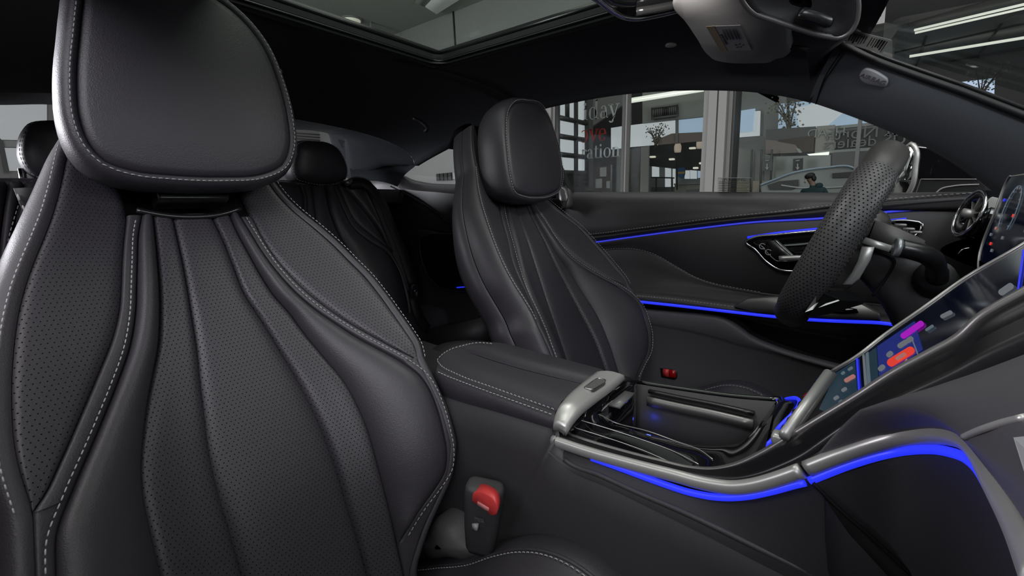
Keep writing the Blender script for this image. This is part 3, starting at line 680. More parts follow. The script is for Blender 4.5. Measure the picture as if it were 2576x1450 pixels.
# windshield pillar trim with the airbag badge
top_px = [(2110, 106), (2128, 116), (2190, 148), (2300, 190), (2420, 232), (2576, 292), (2700, 340)]
low_px = [(2034, 256), (2056, 263), (2120, 285), (2230, 328), (2330, 372), (2430, 432), (2540, 515)]
def PW(px, py): return hit(px, py, (0, .30, .16), .30 * .42 + .16 * 1.235)
tp = smooth_path([PW(*p) for p in top_px], 30); lw = smooth_path([TP(*p) for p in low_px], 30)
rowsA = []
for k in range(9):
    u = k / 8; rowsA.append([a * (1 - u) + c_ * u + A3((-.010, -.022, .006)) * math.sin(math.pi * u) ** .8 * (.25 + .75 * sst(i / 9)) for i, (a, c_) in enumerate(zip(tp, lw))])
rowsA = [[p + A3((.004, .012, -.004)) for p in rowsA[0]]] + rowsA + [[p + A3((0, .02, .005)) for p in rowsA[-1]]]
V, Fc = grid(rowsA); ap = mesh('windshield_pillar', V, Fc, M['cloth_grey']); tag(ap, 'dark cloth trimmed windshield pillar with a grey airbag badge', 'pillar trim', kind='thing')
V, Fc = tube([p + A3((-.004, -.004, .002)) for p in tp], .006, 8); mesh('windshield_seal', V, Fc, M['rubber'], ap)
V, Fc = tube([p + A3((0, .004, .012)) for p in tp], .0035, 8); mesh('windshield_seal', V, Fc, M['glossy_dark'], ap)
V, Fc = tube(smooth_path([PW(2128, 120) + A3((-.002, -.004, 0)), TP(2052, 262) * .5 + PW(2128, 120) * .5 + A3((-.005, -.012, .003)), TP(2052, 262)], 16), .0010, 5); mesh('trim_joint', V, Fc, M['recess'], ap)
pc = sum(rowsA[4]) / 30
def AP(px, py):   # a point on the pillar trim
    n = np.cross(rowsA[5][20] - rowsA[5][8], rowsA[7][14] - rowsA[3][14]); n /= np.linalg.norm(n)
    o = rowsA[4][10]; return hit(px, py, n, n @ o), n
cpt = [AP(x, y) for x, y in ((2172, 174), (2222, 189), (2234, 199), (2228, 216), (2212, 214), (2168, 199), (2163, 190))]
nA = cpt[0][1]; nA = nA if nA @ (C - cpt[0][0]) > 0 else -nA
V, Fc = prism(smooth_path([p[0] + nA * .0045 for p in cpt], 40, closed=True), -nA * .006, .0012); bd = mesh('airbag_badge', V, Fc, mat('badge_grey', (.30, .30, .32, 1), .5), ap)
a_, b_ = AP(2175, 188)[0], AP(2220, 203)[0]
text('AIRBAG', .0115, mat('badge_letter', (.12, .12, .125, 1), .5), 'badge_lettering', bd, basis((a_ + b_) / 2 + nA * .0048, b_ - a_, np.cross(nA, b_ - a_)), .0004)
# windshield pane
wn = [A3((.0, -.60, 1.24)), A3((.0, .43, 1.245)), A3((.62, .56, .93)), A3((.62, -.68, .93))]
V, Fc = prism(wn, (.003, 0, .004)); mesh('window_4', V, Fc, M['glass_wind'], kind='structure', smooth=False)
# front roof header, between sunroof and windshield
rw = []
for x, z in ((-.03, ZR), (-.015, ZR - .002), (.005, ZR - .012), (.02, ZR - .03), (.022, ZR - .02)): rw.append([(x - .0 - .06 * (abs(y - YC) / .5) ** 2, y, z - .02 * (abs(y - YC) / .5) ** 2) for y in np.linspace(2 * YC - .36, .34, 17)])
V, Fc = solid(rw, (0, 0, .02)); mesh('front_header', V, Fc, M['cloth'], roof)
# ---------------------------------------------------------------- seat cushions, buckle
def ridge(trace, y, xs): return rows_x(YS(trace, y), xs)
def cushion(root, Yc, sd, trace, x0, x1, stitch=True):
    xs = np.linspace(x0, x1, 40); rg = ridge(trace, Yc + sd * .19, xs); rows = []
    prof = [(-.245, -.20), (-.246, -.09), (-.236, -.035), (-.215, -.008), (-.19, 0), (-.165, -.004), (-.14, -.022), (-.118, -.048), (-.112, -.056), (-.105, -.052), (-.06, -.054), (-.004, -.056), (0, -.059), (.004, -.056), (.06, -.054), (.105, -.052), (.112, -.056), (.118, -.048), (.14, -.022), (.165, -.004), (.19, 0), (.215, -.008), (.236, -.035), (.246, -.09), (.245, -.20)]
    for p in rg: rows.append([A3((p[0], Yc + s, p[2] + d)) for s, d in prof])
    end = [A3((x1 + .03, Yc + s * .97, rg[-1][2] + d - .05)) for s, d in prof]
    V, Fc = grid(rows + [end]); o = mesh('seat_cushion', V, Fc, M['leather'], root)
    b = MB()
    q = stitches(smooth_path([A3((p[0], Yc + sd * .165, p[2] - .0035)) for p in rg], 200), (0, 0, 1), .0065, .0045, .0006); b.add(*(q.v, q.f)); b.build('stitching', M['thread'], o, kind='stuff')
    V, Fc = tube([A3((p[0], Yc + sd * .170, p[2] - .003)) for p in rg], .0022, 6); mesh('piping', V, Fc, M['leather'], o)
    return o
cushion(seatN, O_NEAR[1], 1, [(1000, 1470), (1060, 1410), (1120, 1398), (1210, 1386), (1272, 1364), (1334, 1351), (1396, 1354), (1458, 1376), (1500, 1402), (1545, 1440), (1600, 1500)], -.50, -.12)
cushion(seatF, O_FAR[1], 1, [(1640, 1010), (1700, 995), (1740, 983), (1790, 966), (1840, 957), (1890, 966), (1930, 985), (1970, 1010), (2030, 1060)], -.42, .0)
# hinge cover between near backrest and cushion
hc = smooth_path(YS([(1112, 1298), (1135, 1310), (1165, 1340), (1215, 1385), (1205, 1402), (1140, 1402), (1070, 1392), (1055, 1370), (1075, 1340)], -.175), 40, closed=True)
c = sum(hc) / 40; rws = [[p + A3((0, .04, 0)) for p in hc], hc, [c + (p - c) * .8 + A3((0, -.010, .002)) for p in hc], [c + (p - c) * .45 + A3((0, -.016, .004)) for p in hc], [c + (p - c) * .1 + A3((0, -.018, .004)) for p in hc]]
V, Fc = grid(rws, close_u=True); mesh('hinge_cover', V, Fc, mat('hinge_plastic', (.09, .088, .09, 1), .42, spec=.5, bump=('grain', 1200, .3, .0005)), seatN)
# belt loop at the shoulder of the near seat
lp = [P3N(-.165, .02, -.06)]
q = XS([(34, 474), (90, 470), (104, 501), (84, 543), (69, 559)], -.80); V, Fc = prism(q, (-.006, 0, 0), .001); bl_ = mesh('belt_loop', V, Fc, M['soft'], seatN)
st_ = stitches(smooth_path(XS([(40, 480), (58, 520), (72, 552)], -.797), 40), (1, 0, 0), .014, .008, .0012); st_.build('stitching', M['thread'], bl_, kind='stuff')
# red topped belt buckle
bu = thing('belt_buckle', 'black seat belt buckle with red release button between seat and console', 'buckle', YP(1195, 1385, -.185))
oc = YP(1215, 1292, -.19); ez = A3((.10, .0, 1)); ez /= np.linalg.norm(ez); ey = A3((-.45, .9, 0)); ey -= ez * (ey @ ez); ey /= np.linalg.norm(ey); ex = np.cross(ey, ez)
rows = []
for zz, w_, d_ in ((-.052, .030, .016), (-.046, .036, .020), (-.015, .043, .024), (.022, .047, .027), (.034, .047, .027), (.039, .043, .023), (.0395, .036, .017)):
    rows.append([oc + ez * zz + ex * a + ey * b_ for a, b_ in rrect(w_, d_, min(w_, d_) * .38, 5)])
rows = [[p for p in r_] for r_ in rows]; V, Fc = grid(rows, close_u=True); n_ = len(rows[0]); Fc.append(tuple(range(n_))); Fc.append(tuple((len(rows) - 1) * n_ + i for i in range(n_)))
hs_ = mesh('housing', V, Fc, M['plastic'], bu)
bt = smooth_path(YS([(1184, 1248), (1197, 1240), (1222, 1243), (1246, 1262), (1252, 1282), (1247, 1298), (1232, 1297), (1222, 1286), (1205, 1276), (1196, 1268), (1186, 1262)], -.207), 40, closed=True)
bn = -ey; V, Fc = prism([p - bn * .0 for p in bt], ey * .014, .0015); rb = mesh('release_button', V, Fc, M['red'], bu)
V, Fc = prism(YS([(1201, 1262), (1229, 1279), (1229, 1287), (1222, 1286), (1199, 1270)], -.2075), A3((0, .004, 0)), .0005); mesh('button_ridge', V, Fc, mat('red_light', (.62, .22, .22, 1), .4), rb)
V, Fc = tube(YS([(1200, 1335), (1196, 1352), (1190, 1366)], -.188), .005, 8); mesh('buckle_stalk', V, Fc, M['glossy_dark'], bu)
V, Fc = prism(YS([(1187, 1319), (1199, 1322), (1199, 1337), (1187, 1334)], -.2065), (0, .004, 0)); mesh('batch_mark', V, Fc, M['label'], hs_)
a_, b_ = YP(1185, 1300, -.207), YP(1230, 1312, -.207)
text('PRESS', .006, M['silver_dark'], 'buckle_lettering', hs_, basis((a_ + b_) / 2 + A3((0, -.001, -.001)), b_ - a_, A3((0, 0, 1))), .0003)

# ---------------------------------------------------------------- rear bench and rear side trim
rb_n = A3((.91, 0, .41)); rb_n /= np.linalg.norm(rb_n); RB0 = A3((-1.36, 0, 1.045))
def RBp(px, py, off=0.0): return hit(px, py, rb_n, rb_n @ RB0 + off)
rear = thing('rear_bench', 'dark two-place rear bench with seamed backrest behind the front seats', 'seat', (-1.2, -.06, .35))
def rstrip(L, R_, puff=.010, nm='backrest_panel', m=None, base=0.0):
    a = smooth_path([RBp(*p) for p in L], 40); b = smooth_path([RBp(*p) for p in R_], 40); rows = []
    for p, q in zip(a, b):
        rows.append([p + (q - p) * (1 - math.cos(math.pi * j / 10)) / 2 + rb_n * (base + puff * (1 - abs(-math.cos(math.pi * j / 10)) ** 3) - .004 * abs(math.cos(math.pi * j / 10)) ** 12) for j in range(11)])
    rows = [[p - rb_n * .05 + A3((0, 0, .0)) for p in rows[0]], [p - rb_n * .012 + A3((0, 0, .010)) for p in rows[0]]] + rows
    V, Fc = grid(rows); return mesh(nm, V, Fc, m or M['leather_far'], rear)
sA = [(640, 462), (650, 520), (655, 600), (660, 900)]; sB = [(752, 465), (762, 490), (764, 538), (764, 900)]
sC = [(765, 469), (771, 503), (772, 545), (772, 900)]; sD = [(783, 472), (790, 521), (795, 562), (800, 900)]
sE = [(817, 471), (834, 545), (855, 593), (886, 641), (917, 693), (970, 800), (1000, 900)]
sF = [(838, 469), (859, 521), (886, 572), (928, 607), (976, 638), (1000, 676), (1020, 740), (1035, 900)]
sG = [(850, 470), (872, 518), (897, 560), (935, 594), (980, 628), (1003, 668), (1028, 740), (1040, 900)]
sH = [(866, 472), (897, 507), (928, 545), (955, 583), (972, 618), (984, 634)]
sI = [(921, 476), (952, 545), (979, 622), (986, 636)]
rstrip(sA, sB, .012); rstrip(sB, sC, .005); rstrip(sC, sD, .006); rstrip(sD, sE, .012); rstrip(sE, sF, .016); rstrip(sF, sG, .004)
rstrip(sG[:5], sH, .006); rstrip(sH, sI, .012)
rstrip(sI[:3] + [(1000, 668), (1020, 730)], [(945, 478), (975, 545), (1003, 622), (1018, 668), (1032, 735)], .004)
rstrip([(560, 462), (560, 600), (560, 760), (560, 900)], sA, .012)
for L, R_ in (([(-60, 462), (-60, 560), (-60, 700)], [(20, 462), (6, 560), (-10, 700)]), ([(20, 462), (6, 560), (-10, 700)], [(60, 465), (40, 540), (22, 700)]), ([(60, 465), (40, 540), (22, 700)], [(110, 465), (100, 600), (90, 700)]), ([(110, 465), (100, 600), (90, 700)], [(200, 465), (200, 600), (200, 700)])): rstrip(L, R_, .010)
q = stitches(smooth_path([RBp(*p, .008) for p in ((52, 500), (36, 550), (22, 600), (10, 660))], 60), rb_n, .012, .008, .0009); q.build('stitching', M['thread'], rear, kind='stuff')
tp_ = smooth_path([RBp(x, 463, -.01) for x in (-60, 100, 300, 560, 760, 925)], 30)
V, Fc = tube(tp_, .012, 8); mesh('top_roll', V, Fc, M['leather_far'], rear)
V, Fc = bx(-1.45, -1.10, -.60, .50, .40, .62, .04); mesh('bench_base', V, Fc, M['leather_far'], rear)
def rear_headrest(px, X, nm='headrest'):
    P_ = smooth_path(XS(px, X), 48, closed=True); c = sum(P_) / 48; e = A3((1, 0, 0))
    rws = [[c + (p - c) * k + e * d for p in P_] for k, d in ((.25, .018), (.6, .016), (.86, .010), (.955, .003), (.97, 0), (1.0, -.003), (1.05, -.02), (1.05, -.05), (.98, -.075), (.8, -.085), (.2, -.088))]
    V, Fc = grid(rws, close_u=True); Fc.append(tuple(range(48))); Fc.append(tuple(10 * 48 + i for i in range(48)))
    o = mesh(nm, V, Fc, M['leather_far'], rear)
    for s in (-.045, .045):
        V, Fc = tube([c + A3((-.035, s, -.04)), c + A3((-.035, s, -.10))], .006, 8); mesh('headrest_post', V, Fc, M['chrome'], o)
        V, Fc = tube([c + A3((-.035, s, -.096)), c + A3((-.035, s, -.088))], .016, 14); mesh('post_collar', V, Fc, M['silver_dark'], o)
    q = stitches([c + (p - c) * 1.005 + e * -.001 for p in P_], e, .009, .006, .0007); q.build('stitching', M['thread'], o, kind='stuff')
rear_headrest([(742, 384), (746, 367), (758, 358), (796, 356), (827, 360), (851, 374), (866, 398), (875, 430), (871, 450), (858, 457), (768, 458), (748, 451), (739, 433)], -1.345)
rear_headrest([(120, 304), (77, 311), (59, 332), (50, 363), (52, 395), (66, 423), (91, 444), (130, 451), (178, 444), (198, 420), (204, 380), (196, 335), (170, 310)], -1.36)
# parcel shelf and the rear window
V, Fc = bx(-1.95, -1.40, -.62, .52, .98, 1.035, .01); sf = mesh('parcel_shelf', V, Fc, M['soft']); tag(sf, 'grey parcel shelf below the rear window behind the rear headrests', 'shelf', kind='thing')
V, Fc = prism([(-1.64, -.66, 1.03), (-1.64, .42, 1.03), (-1.55, .36, 1.26), (-1.55, -.60, 1.26)], (-.004, 0, -.001)); mesh('window_5', V, Fc, M['glass'], kind='structure', smooth=False)
# rear side trim, driver's side
qp = thing('side_trim', 'dark rear side panel under the quarter window beside the rear bench', 'side panel', (-1.1, .5, .4))
def QP(px, py, y=.50): return YP(px, py, y)
xs = np.linspace(-1.62, -.72, 40)
t0 = rows_x([(-1.7, .52, 1.07), TP(1012, 444), TP(1030, 453), TP(1060, 460), TP(1165, 466), TP(1300, 469), (-.7, .58, 1.02)], xs)
t1 = rows_x([(-1.7, .49, 1.05)] + [QP(*p, .52) for p in ((985, 470), (1031, 478), (1100, 484), (1165, 490), (1300, 492))], xs)
t2 = rows_x([(-1.7, .47, .93)] + [QP(*p, .50) for p in ((983, 571), (1072, 575), (1117, 585), (1160, 586), (1300, 590))], xs)
t3 = rows_x([(-1.7, .50, .7)] + [QP(*p, .50) for p in ((1000, 700), (1083, 715), (1165, 740), (1300, 750))], xs)
r = [dy(t0, .03, -.01), dy(t0, .012, .003), t0, [a * .6 + b_ * .4 + A3((0, -.006, .006)) for a, b_ in zip(t0, t1)], t1]
V, Fc = grid(r); mesh('upper_trim', V, Fc, M['door_soft'], qp)
r = [t1, [a * .5 + b_ * .5 + A3((0, .004, 0)) for a, b_ in zip(t1, t2)], dy(t2, 0, .004), dy(t2, .006, -.002)]
V, Fc = grid(r); mesh('middle_trim', V, Fc, M['door_soft'], qp)
r = [dy(t2, .006, -.002), dy(t2, -.008, -.008), [a * .5 + b_ * .5 for a, b_ in zip(t2, t3)], t3, [A3((p[0], .46, .60)) for p in t3], [A3((p[0], .44, .35)) for p in t3]]
V, Fc = grid(r); mesh('lower_trim', V, Fc, mat('satin_trim', (.022, .021, .022, 1), .38), qp)
P_ = smooth_path([QP(*p, .488) for p in ((1059, 600), (1062, 659), (1083, 703), (1107, 724), (1165, 734), (1300, 736), (1300, 590), (1148, 589), (1117, 589), (1072, 593))], 60, closed=True)
V, Fc = prism(P_, (0, .02, 0), .003); mesh('arm_recess', V, Fc, M['recess'], qp)
V, Fc = tube(P_, .0025, 6, closed=True); mesh('recess_rim', V, Fc, M['soft'], qp)
P_ = smooth_path([QP(*p, .498) for p in ((983, 469), (1031, 493), (1083, 527), (1117, 552), (1145, 579))], 24); V, Fc = tube(P_, .003, 6); mesh('trim_seam', V, Fc, M['recess'], qp)
V, Fc = tube([QP(1149, 724, .484), QP(1175, 722, .484)], .002, 5); mesh('light_strip', V, Fc, M['led'], qp)
# corner pillar between quarter glass and rear window
cpl = smooth_path(XS([(842, 350), (866, 400), (880, 458)], -1.60), 12); cpr = smooth_path([HDR(-1.33), TP(1014, 446), QP(1000, 470, .5)], 12)
cpl = [p + A3((0, .012, 0)) for p in cpl]
rws = []
for k in range(9):
    u = k / 8; rws.append([a * (1 - u) + b_ * u + A3((.02, -.0, .012)) * math.sin(math.pi * u) for a, b_ in zip(cpl, cpr)])
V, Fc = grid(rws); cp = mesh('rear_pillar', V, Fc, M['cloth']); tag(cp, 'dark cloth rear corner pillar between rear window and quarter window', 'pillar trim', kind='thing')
# rear seat belt of the driver's side
sb = thing('rear_seat_belt', 'black rear seat belt running down beside the rear bench', 'seat belt', QP(1040, 740, .42))
P_ = smooth_path([RBp(880, 462, .03), RBp(918, 462, .04), RBp(948, 490, .05), RBp(985, 570, .06), RBp(1015, 640, .06), RBp(1040, 715, .06)], 40)
V, Fc = sweep(P_, [(-.017, -.001), (.017, -.001), (.017, .001), (-.017, .001)], rb_n); mesh('belt_strap', V, Fc, M['dark'], sb)
V, Fc = tube(smooth_path([RBp(870, 462, .03), RBp(900, 452, .02), RBp(925, 460, .03), RBp(935, 474, .03)], 14), .010, 8); mesh('belt_outlet', V, Fc, M['silver_dark'], sb)
c = RBp(1042, 735, .07); V, Fc = box(c, .012, .026, .05, None, .003); bq = mesh('belt_tongue', V, Fc, M['glossy_dark'], sb)
V, Fc = box(c + A3((.007, 0, -.004)), .003, .012, .022, None, .001); mesh('tongue_plate', V, Fc, M['chrome'], bq)
P_ = smooth_path([RBp(1042, 750, .07), RBp(1052, 790, .07), RBp(1075, 828, .06)], 14); V, Fc = sweep(P_, [(-.017, -.001), (.017, -.001), (.017, .001), (-.017, .001)], rb_n); mesh('belt_strap', V, Fc, M['dark'], sb)
# sill edge behind the driver's seat
P_ = [YP(1040, 834, .36), YP(1110, 826, .36), YP(1210, 801, .36)]; 
V, Fc = solid([P_, [p + A3((.0, -.004, -.09)) for p in P_]], (0, .12, 0)); sl_ = mesh('sill_cover', V, Fc, M['soft']); tag(sl_, "dark sill cover on the floor behind the driver's seat", 'sill', kind='thing')
# car floor with carpet
V, Fc = bx(-1.9, .6, -.68, .62, .22, .26); mesh('floor', V, Fc, M['carpet'], kind='structure', smooth=False)
# ---------------------------------------------------------------- centre console
con = thing('center_console', 'dark centre console with padded armrest, silver crossband and piano black tray', 'console', (-.3, -.05, .26))
def res(P, n): return smooth_path(P, n)
NA = 40
# armrest: rows from the near side's lower edge over the top to the far side
arw = [res(MIX(p), NA) for p in (
 [(1096, 993, 'Y', -.138), (1140, 1012, 'Y', -.140), (1260, 1048, 'Y', -.141), (1392, 1088, 'Y', -.141)],
 [(1094, 985, 'Y', -.146), (1140, 1004, 'Y', -.148), (1260, 1040, 'Y', -.149), (1392, 1081, 'Y', -.149)],
 [(1094, 950, 'Y', -.148), (1140, 965, 'Y', -.150), (1260, 1010, 'Y', -.151), (1394, 1058, 'Y', -.150)],
 [(1098, 929, 'Y', -.142), (1142, 950, 'Y', -.143), (1262, 994, 'Y', -.143), (1396, 1041, 'Y', -.141)],
 [(1100, 925, 'Y', -.1375), (1144, 946, 'Y', -.1385), (1264, 990, 'Y', -.1385), (1397, 1037, 'Y', -.1365)],
 [(1101, 914, 'Z', 0.7535), (1146, 936, 'Z', 0.7535), (1264, 981, 'Z', 0.7535), (1400, 1033, 'Z', 0.7535)],
 [(1106, 900, 'Z', 0.7585), (1150, 920, 'Z', 0.7595), (1270, 962, 'Z', 0.7595), (1413, 1010, 'Z', 0.7595)],
 [(1120, 886, 'Z', 0.7625), (1160, 900, 'Z', 0.7625), (1280, 941, 'Z', 0.7625), (1440, 990, 'Z', 0.7625)],
 [(1150, 874, 'Z', 0.7635), (1190, 891, 'Z', 0.7635), (1310, 929, 'Z', 0.7635), (1470, 968, 'Z', 0.7635)])]
V, Fc = grid(arw); mesh('armrest_lid', V, Fc, M['leather'], con)
ar2 = [res(MIX(p), NA) for p in (
 [(1150, 874, 'Z', 0.7635), (1190, 890, 'Z', 0.7635), (1310, 928, 'Z', 0.7635), (1470, 967, 'Z', 0.7635)],
 [(1152, 873, 'Z', 0.7595), (1192, 888, 'Z', 0.7595), (1312, 926, 'Z', 0.7595), (1472, 965, 'Z', 0.7595)],
 [(1156, 871, 'Z', 0.7635), (1195, 884, 'Z', 0.7635), (1315, 921, 'Z', 0.7635), (1475, 960, 'Z', 0.7635)],
 [(1185, 862, 'Z', 0.7615), (1235, 868, 'Z', 0.7625), (1340, 900, 'Z', 0.7625), (1500, 941, 'Z', 0.7625)],
 [(1200, 860, 'Z', 0.7575), (1250, 862, 'Z', 0.7585), (1350, 886, 'Z', 0.7585), (1520, 931, 'Z', 0.7585)],
 [(1205, 862, 'Z', 0.7415), (1252, 864, 'Z', 0.7415), (1352, 889, 'Z', 0.7315), (1525, 934, 'Z', 0.7315)])]
V, Fc = grid(ar2); mesh('armrest_lid', V, Fc, M['leather'], con)
V, Fc = bx(-.66, -.31, -.128, -.02, .60, .735, .02); mesh('armrest_body', V, Fc, M['soft'], con)
cap = smooth_path(MIX([(1075, 884, 'Z', 0.7315), (1110, 866, 'Z', 0.7415), (1160, 857, 'Z', 0.7435), (1215, 858, 'Z', 0.7435)]), 20)
V, Fc = solid([cap, [p + A3((.06, 0, .004)) for p in cap]], (0, 0, -.06)); mesh('armrest_hinge', V, Fc, M['soft'], con)
b = MB()
for px in ([(1392, 1044), (1272, 1001), (1169, 963), (1112, 940), (1098, 933)], ):
    P_ = smooth_path([YP(x, y, -.1445) for x, y in px], 120); q = stitches(P_, (0, -1, .4), .0062, .0042, .0006, .002); b.add(q.v, q.f)
lid = smooth_path(MIX([(1397, 1033, 'Z', 0.7550), (1341, 1013, 'Z', 0.7550), (1238, 976, 'Z', 0.7550), (1152, 944, 'Z', 0.7550), (1106, 917, 'Z', 0.7560), (1101, 906, 'Z', 0.7575), (1110, 896, 'Z', 0.7605), (1135, 880, 'Z', 0.7635), (1165, 871, 'Z', 0.7650), (1200, 864, 'Z', 0.7640), (1245, 867, 'Z', 0.7640)]), 200)
q = stitches(lid, (0, -.2, 1), .0062, .0042, .0006, .001); b.add(q.v, q.f)
b.build('stitching', M['thread'], con, kind='stuff')
# silver crossband with its release plate
Lb = smooth_path(MIX([(1390, 1089, 'Y', -.147), (1392, 1068, 'Y', -.154), (1396, 1045, 'Y', -.1455), (1404, 1027, 'Z', 0.7580), (1422, 1003, 'Z', 0.7625), (1462, 966, 'Z', 0.7655), (1502, 935, 'Z', 0.7645)]), 30)
Rb = smooth_path(MIX([(1416, 1093, 'Y', -.147), (1423, 1078, 'Y', -.1525), (1433, 1061, 'Y', -.1445), (1450, 1040, 'Z', 0.7545), (1497, 1001, 'Z', 0.7585), (1543, 967, 'Z', 0.7585), (1569, 944, 'Z', 0.7585)]), 30)
rws = [[p - A3((.001, 0, .010)) for p in Lb], Lb] + [[a * (1 - u) + b_ * u + A3((0, -.001, .0035)) * math.sin(math.pi * u) for a, b_ in zip(Lb, Rb)] for u in (.15, .35, .6, .85)] + [Rb, [p + A3((.002, .001, -.006)) for p in Rb], [p + A3((-.012, .004, -.02)) for p in Rb]]
V, Fc = grid(rws); sb_ = mesh('crossband', V, Fc, M['silver'], con)
def rquad(cs, f, n=5, r=.22):
    out = []
    for a, b_ in rrect(1, 1, r, n):
        u, v = a + .5, b_ + .5; p = (np.array(cs[0]) * (1 - u) + np.array(cs[1]) * u) * (1 - v) + (np.array(cs[3]) * (1 - u) + np.array(cs[2]) * u) * v; out.append(f(*p))
    return out
pc_ = rquad([(1467, 976), (1492, 981), (1527, 957), (1503, 951)], lambda x, y: ZP(x, y, .7665))
V, Fc = prism(pc_, (0, 0, -.006)); rp = mesh('release_plate', V, Fc, M['silver_dark'], sb_, smooth=False)
V, Fc = tube(pc_, .0008, 5, closed=True); mesh('plate_rim', V, Fc, M['chrome'], rp)
# side wall towards the camera
NX = 50; cx = np.linspace(-.70, .02, NX)
trim = smooth_path([YP(x, y, -.160) for x, y in ((1391, 1109), (1474, 1137), (1598, 1172), (1691, 1196), (1784, 1220), (1846, 1228), (1900, 1222), (1939, 1212), (2024, 1183), (2107, 1151), (2200, 1120))] + [YP(2260, 1104, -.163), YP(2314, 1095, -.172), YP(2376, 1092, -.190), YP(2430, 1106, -.212), YP(2471, 1148, -.242), YP(2512, 1222, -.278), YP(2576, 1338, -.325), YP(2640, 1480, -.37)], 120)
led = smooth_path([YP(x, y, -.161) for x, y in ((1488, 1153), (1567, 1181), (1660, 1215), (1738, 1240), (1800, 1251), (1862, 1251), (1939, 1237), (2001, 1220), (2033, 1212), (2045, 1207), (2148, 1167), (2200, 1151))] + [YP(2252, 1139, -.163), YP(2334, 1131, -.178), YP(2396, 1140, -.200), YP(2446, 1164, -.226), YP(2500, 1243, -.268), YP(2576, 1384, -.325), YP(2640, 1530, -.37)], 120)
top_e = rows_x([YP(1094, 1000, -.145)] + [YP(1140, 1016, -.147), YP(1392, 1093, -.150)] + [YP(x, y, -.158) for x, y in ((1488, 1145), (1660, 1208), (1800, 1244), (1862, 1244), (1939, 1230), (2033, 1205))], cx)
rl_px = [(1390, 1098), (1396, 1131), (1408, 1150), (1428, 1167), (1505, 1198), (1598, 1241), (1722, 1294), (1900, 1380), (2036, 1446), (2150, 1500)]
rl = smooth_path([YP(x, y, -.168) for x, y in rl_px], 60)
# proud rear panel: everything behind and below the ridge line
top_rear = smooth_path([YP(1094, 1000, -.152), YP(1140, 1016, -.154), YP(1260, 1052, -.156), YP(1389, 1097, -.158)], 24)
edge = top_rear + rl[1:]
low = [A3((-.70 + (.05 + .70) * i / (len(edge) - 1), -.150, .24)) for i in range(len(edge))]
rws = [[p + A3((0, .012, .004)) for p in edge], [p + A3((0, .001, -.001)) for p in edge]]
for u in (.08, .3, .55, .8, 1.0): rws.append([a * (1 - u) + b_ * u + A3((0, -.008 * math.sin(math.pi * min(1, u * 1.2)) + .016 * math.exp(-((a[0] * (1 - u) + b_[0] * u + .35) / .09) ** 2 - ((u - .25) / .14) ** 2), 0)) for a, b_ in zip(edge, low)])
V, Fc = grid(rws); mesh('side_wall', V, Fc, M['plastic'], con)
V, Fc = tube([p + A3((0, .002, 0)) for p in rl[6:]], .0028, 8); mesh('wall_lip', V, Fc, M['plastic'], con)
# recessed front panel between trim and ridge line
f0 = [p for p in led if p[0] < YP(2036, 1211, -.161)[0]]
f0 = smooth_path([YP(1391, 1118, -.157), YP(1440, 1137, -.157)] + [p + A3((0, .004, -.002)) for p in f0[::4]] + [YP(2046, 1212, -.157)], 60)
f1 = smooth_path([YP(x, y, -.160) for x, y in ((1391, 1128), (1440, 1170), (1530, 1210), (1640, 1262), (1800, 1340), (2000, 1440), (2200, 1530), (2420, 1572))], 60)
rws = [[a * (1 - u) + b_ * u + A3((0, -.010, 0)) * math.sin(math.pi * u * .5) for a, b_ in zip(f0, f1)] for u in (0, .05, .2, .5, .8, 1)]
V, Fc = grid(rws); mesh('front_panel', V, Fc, M['soft'], con)
# silver trim and light strip, running on into the dashboard as one line
k = next(i for i, p in enumerate(trim) if p[0] > YP(2024, 1183, -.160)[0])
prof = [(-.0045, -.0065), (.003, -.0075), (.0055, -.003), (.0055, .004), (.002, .0085), (-.004, .0085)]
def sweep_side(P, prof): return sweep(P, prof, (0, -.35, 1))
V, Fc = tube(trim[:k], .0068, 10, upv=(0, -.5, 1), flat=.8); mesh('silver_trim', V, Fc, M['silver'], con)
kl = next(i for i, p in enumerate(led) if p[0] > YP(2035, 1211, -.161)[0])
V, Fc = tube(led[:kl], .0030, 8); mesh('light_strip', V, Fc, M['led'], con)
# black shelf strips between trim and the inner silver edge
inner = smooth_path([YP(x, y, -.132) for x, y in ((1417, 1091), (1470, 1109), (1536, 1129), (1660, 1162), (1738, 1180), (1791, 1183), (1846, 1173), (1924, 1138), (1986, 1101), (2050, 1062), (2156, 998), (2260, 932), (2338, 890), (2413, 848), (2469, 797), (2576, 735), (2700, 665))], 140)
V, Fc = tube(inner, .0030, 8); mesh('inner_edge', V, Fc, M['silver_dark'], con)
sh1 = smooth_path([YP(x, y, -.158) for x, y in ((1393, 1101), (1474, 1128), (1598, 1163), (1691, 1187), (1784, 1211), (1846, 1219), (1900, 1213), (1945, 1200), (2024, 1164), (2045, 1148), (2148, 1077), (2272, 1024), (2396, 970), (2576, 893), (2700, 845))], 140)
rws = [[p + A3((0, .0, -.002)) for p in inner]] + [[a * (1 - u) + b_ * u + (A3((0, -.006, .006)) * math.sin(math.pi * u) ** .7 + A3((0, 0, -.004)) * (1 if j in (2, 4) else 0)) for a, b_ in zip(inner, sh1)] for j, u in enumerate((.12, .3, .42, .5, .62, .7, .85, 1.0))]
V, Fc = grid(rws); mesh('shoulder_band', V, Fc, mat('shoulder_black', (.007, .0065, .008, 1), .34), con)
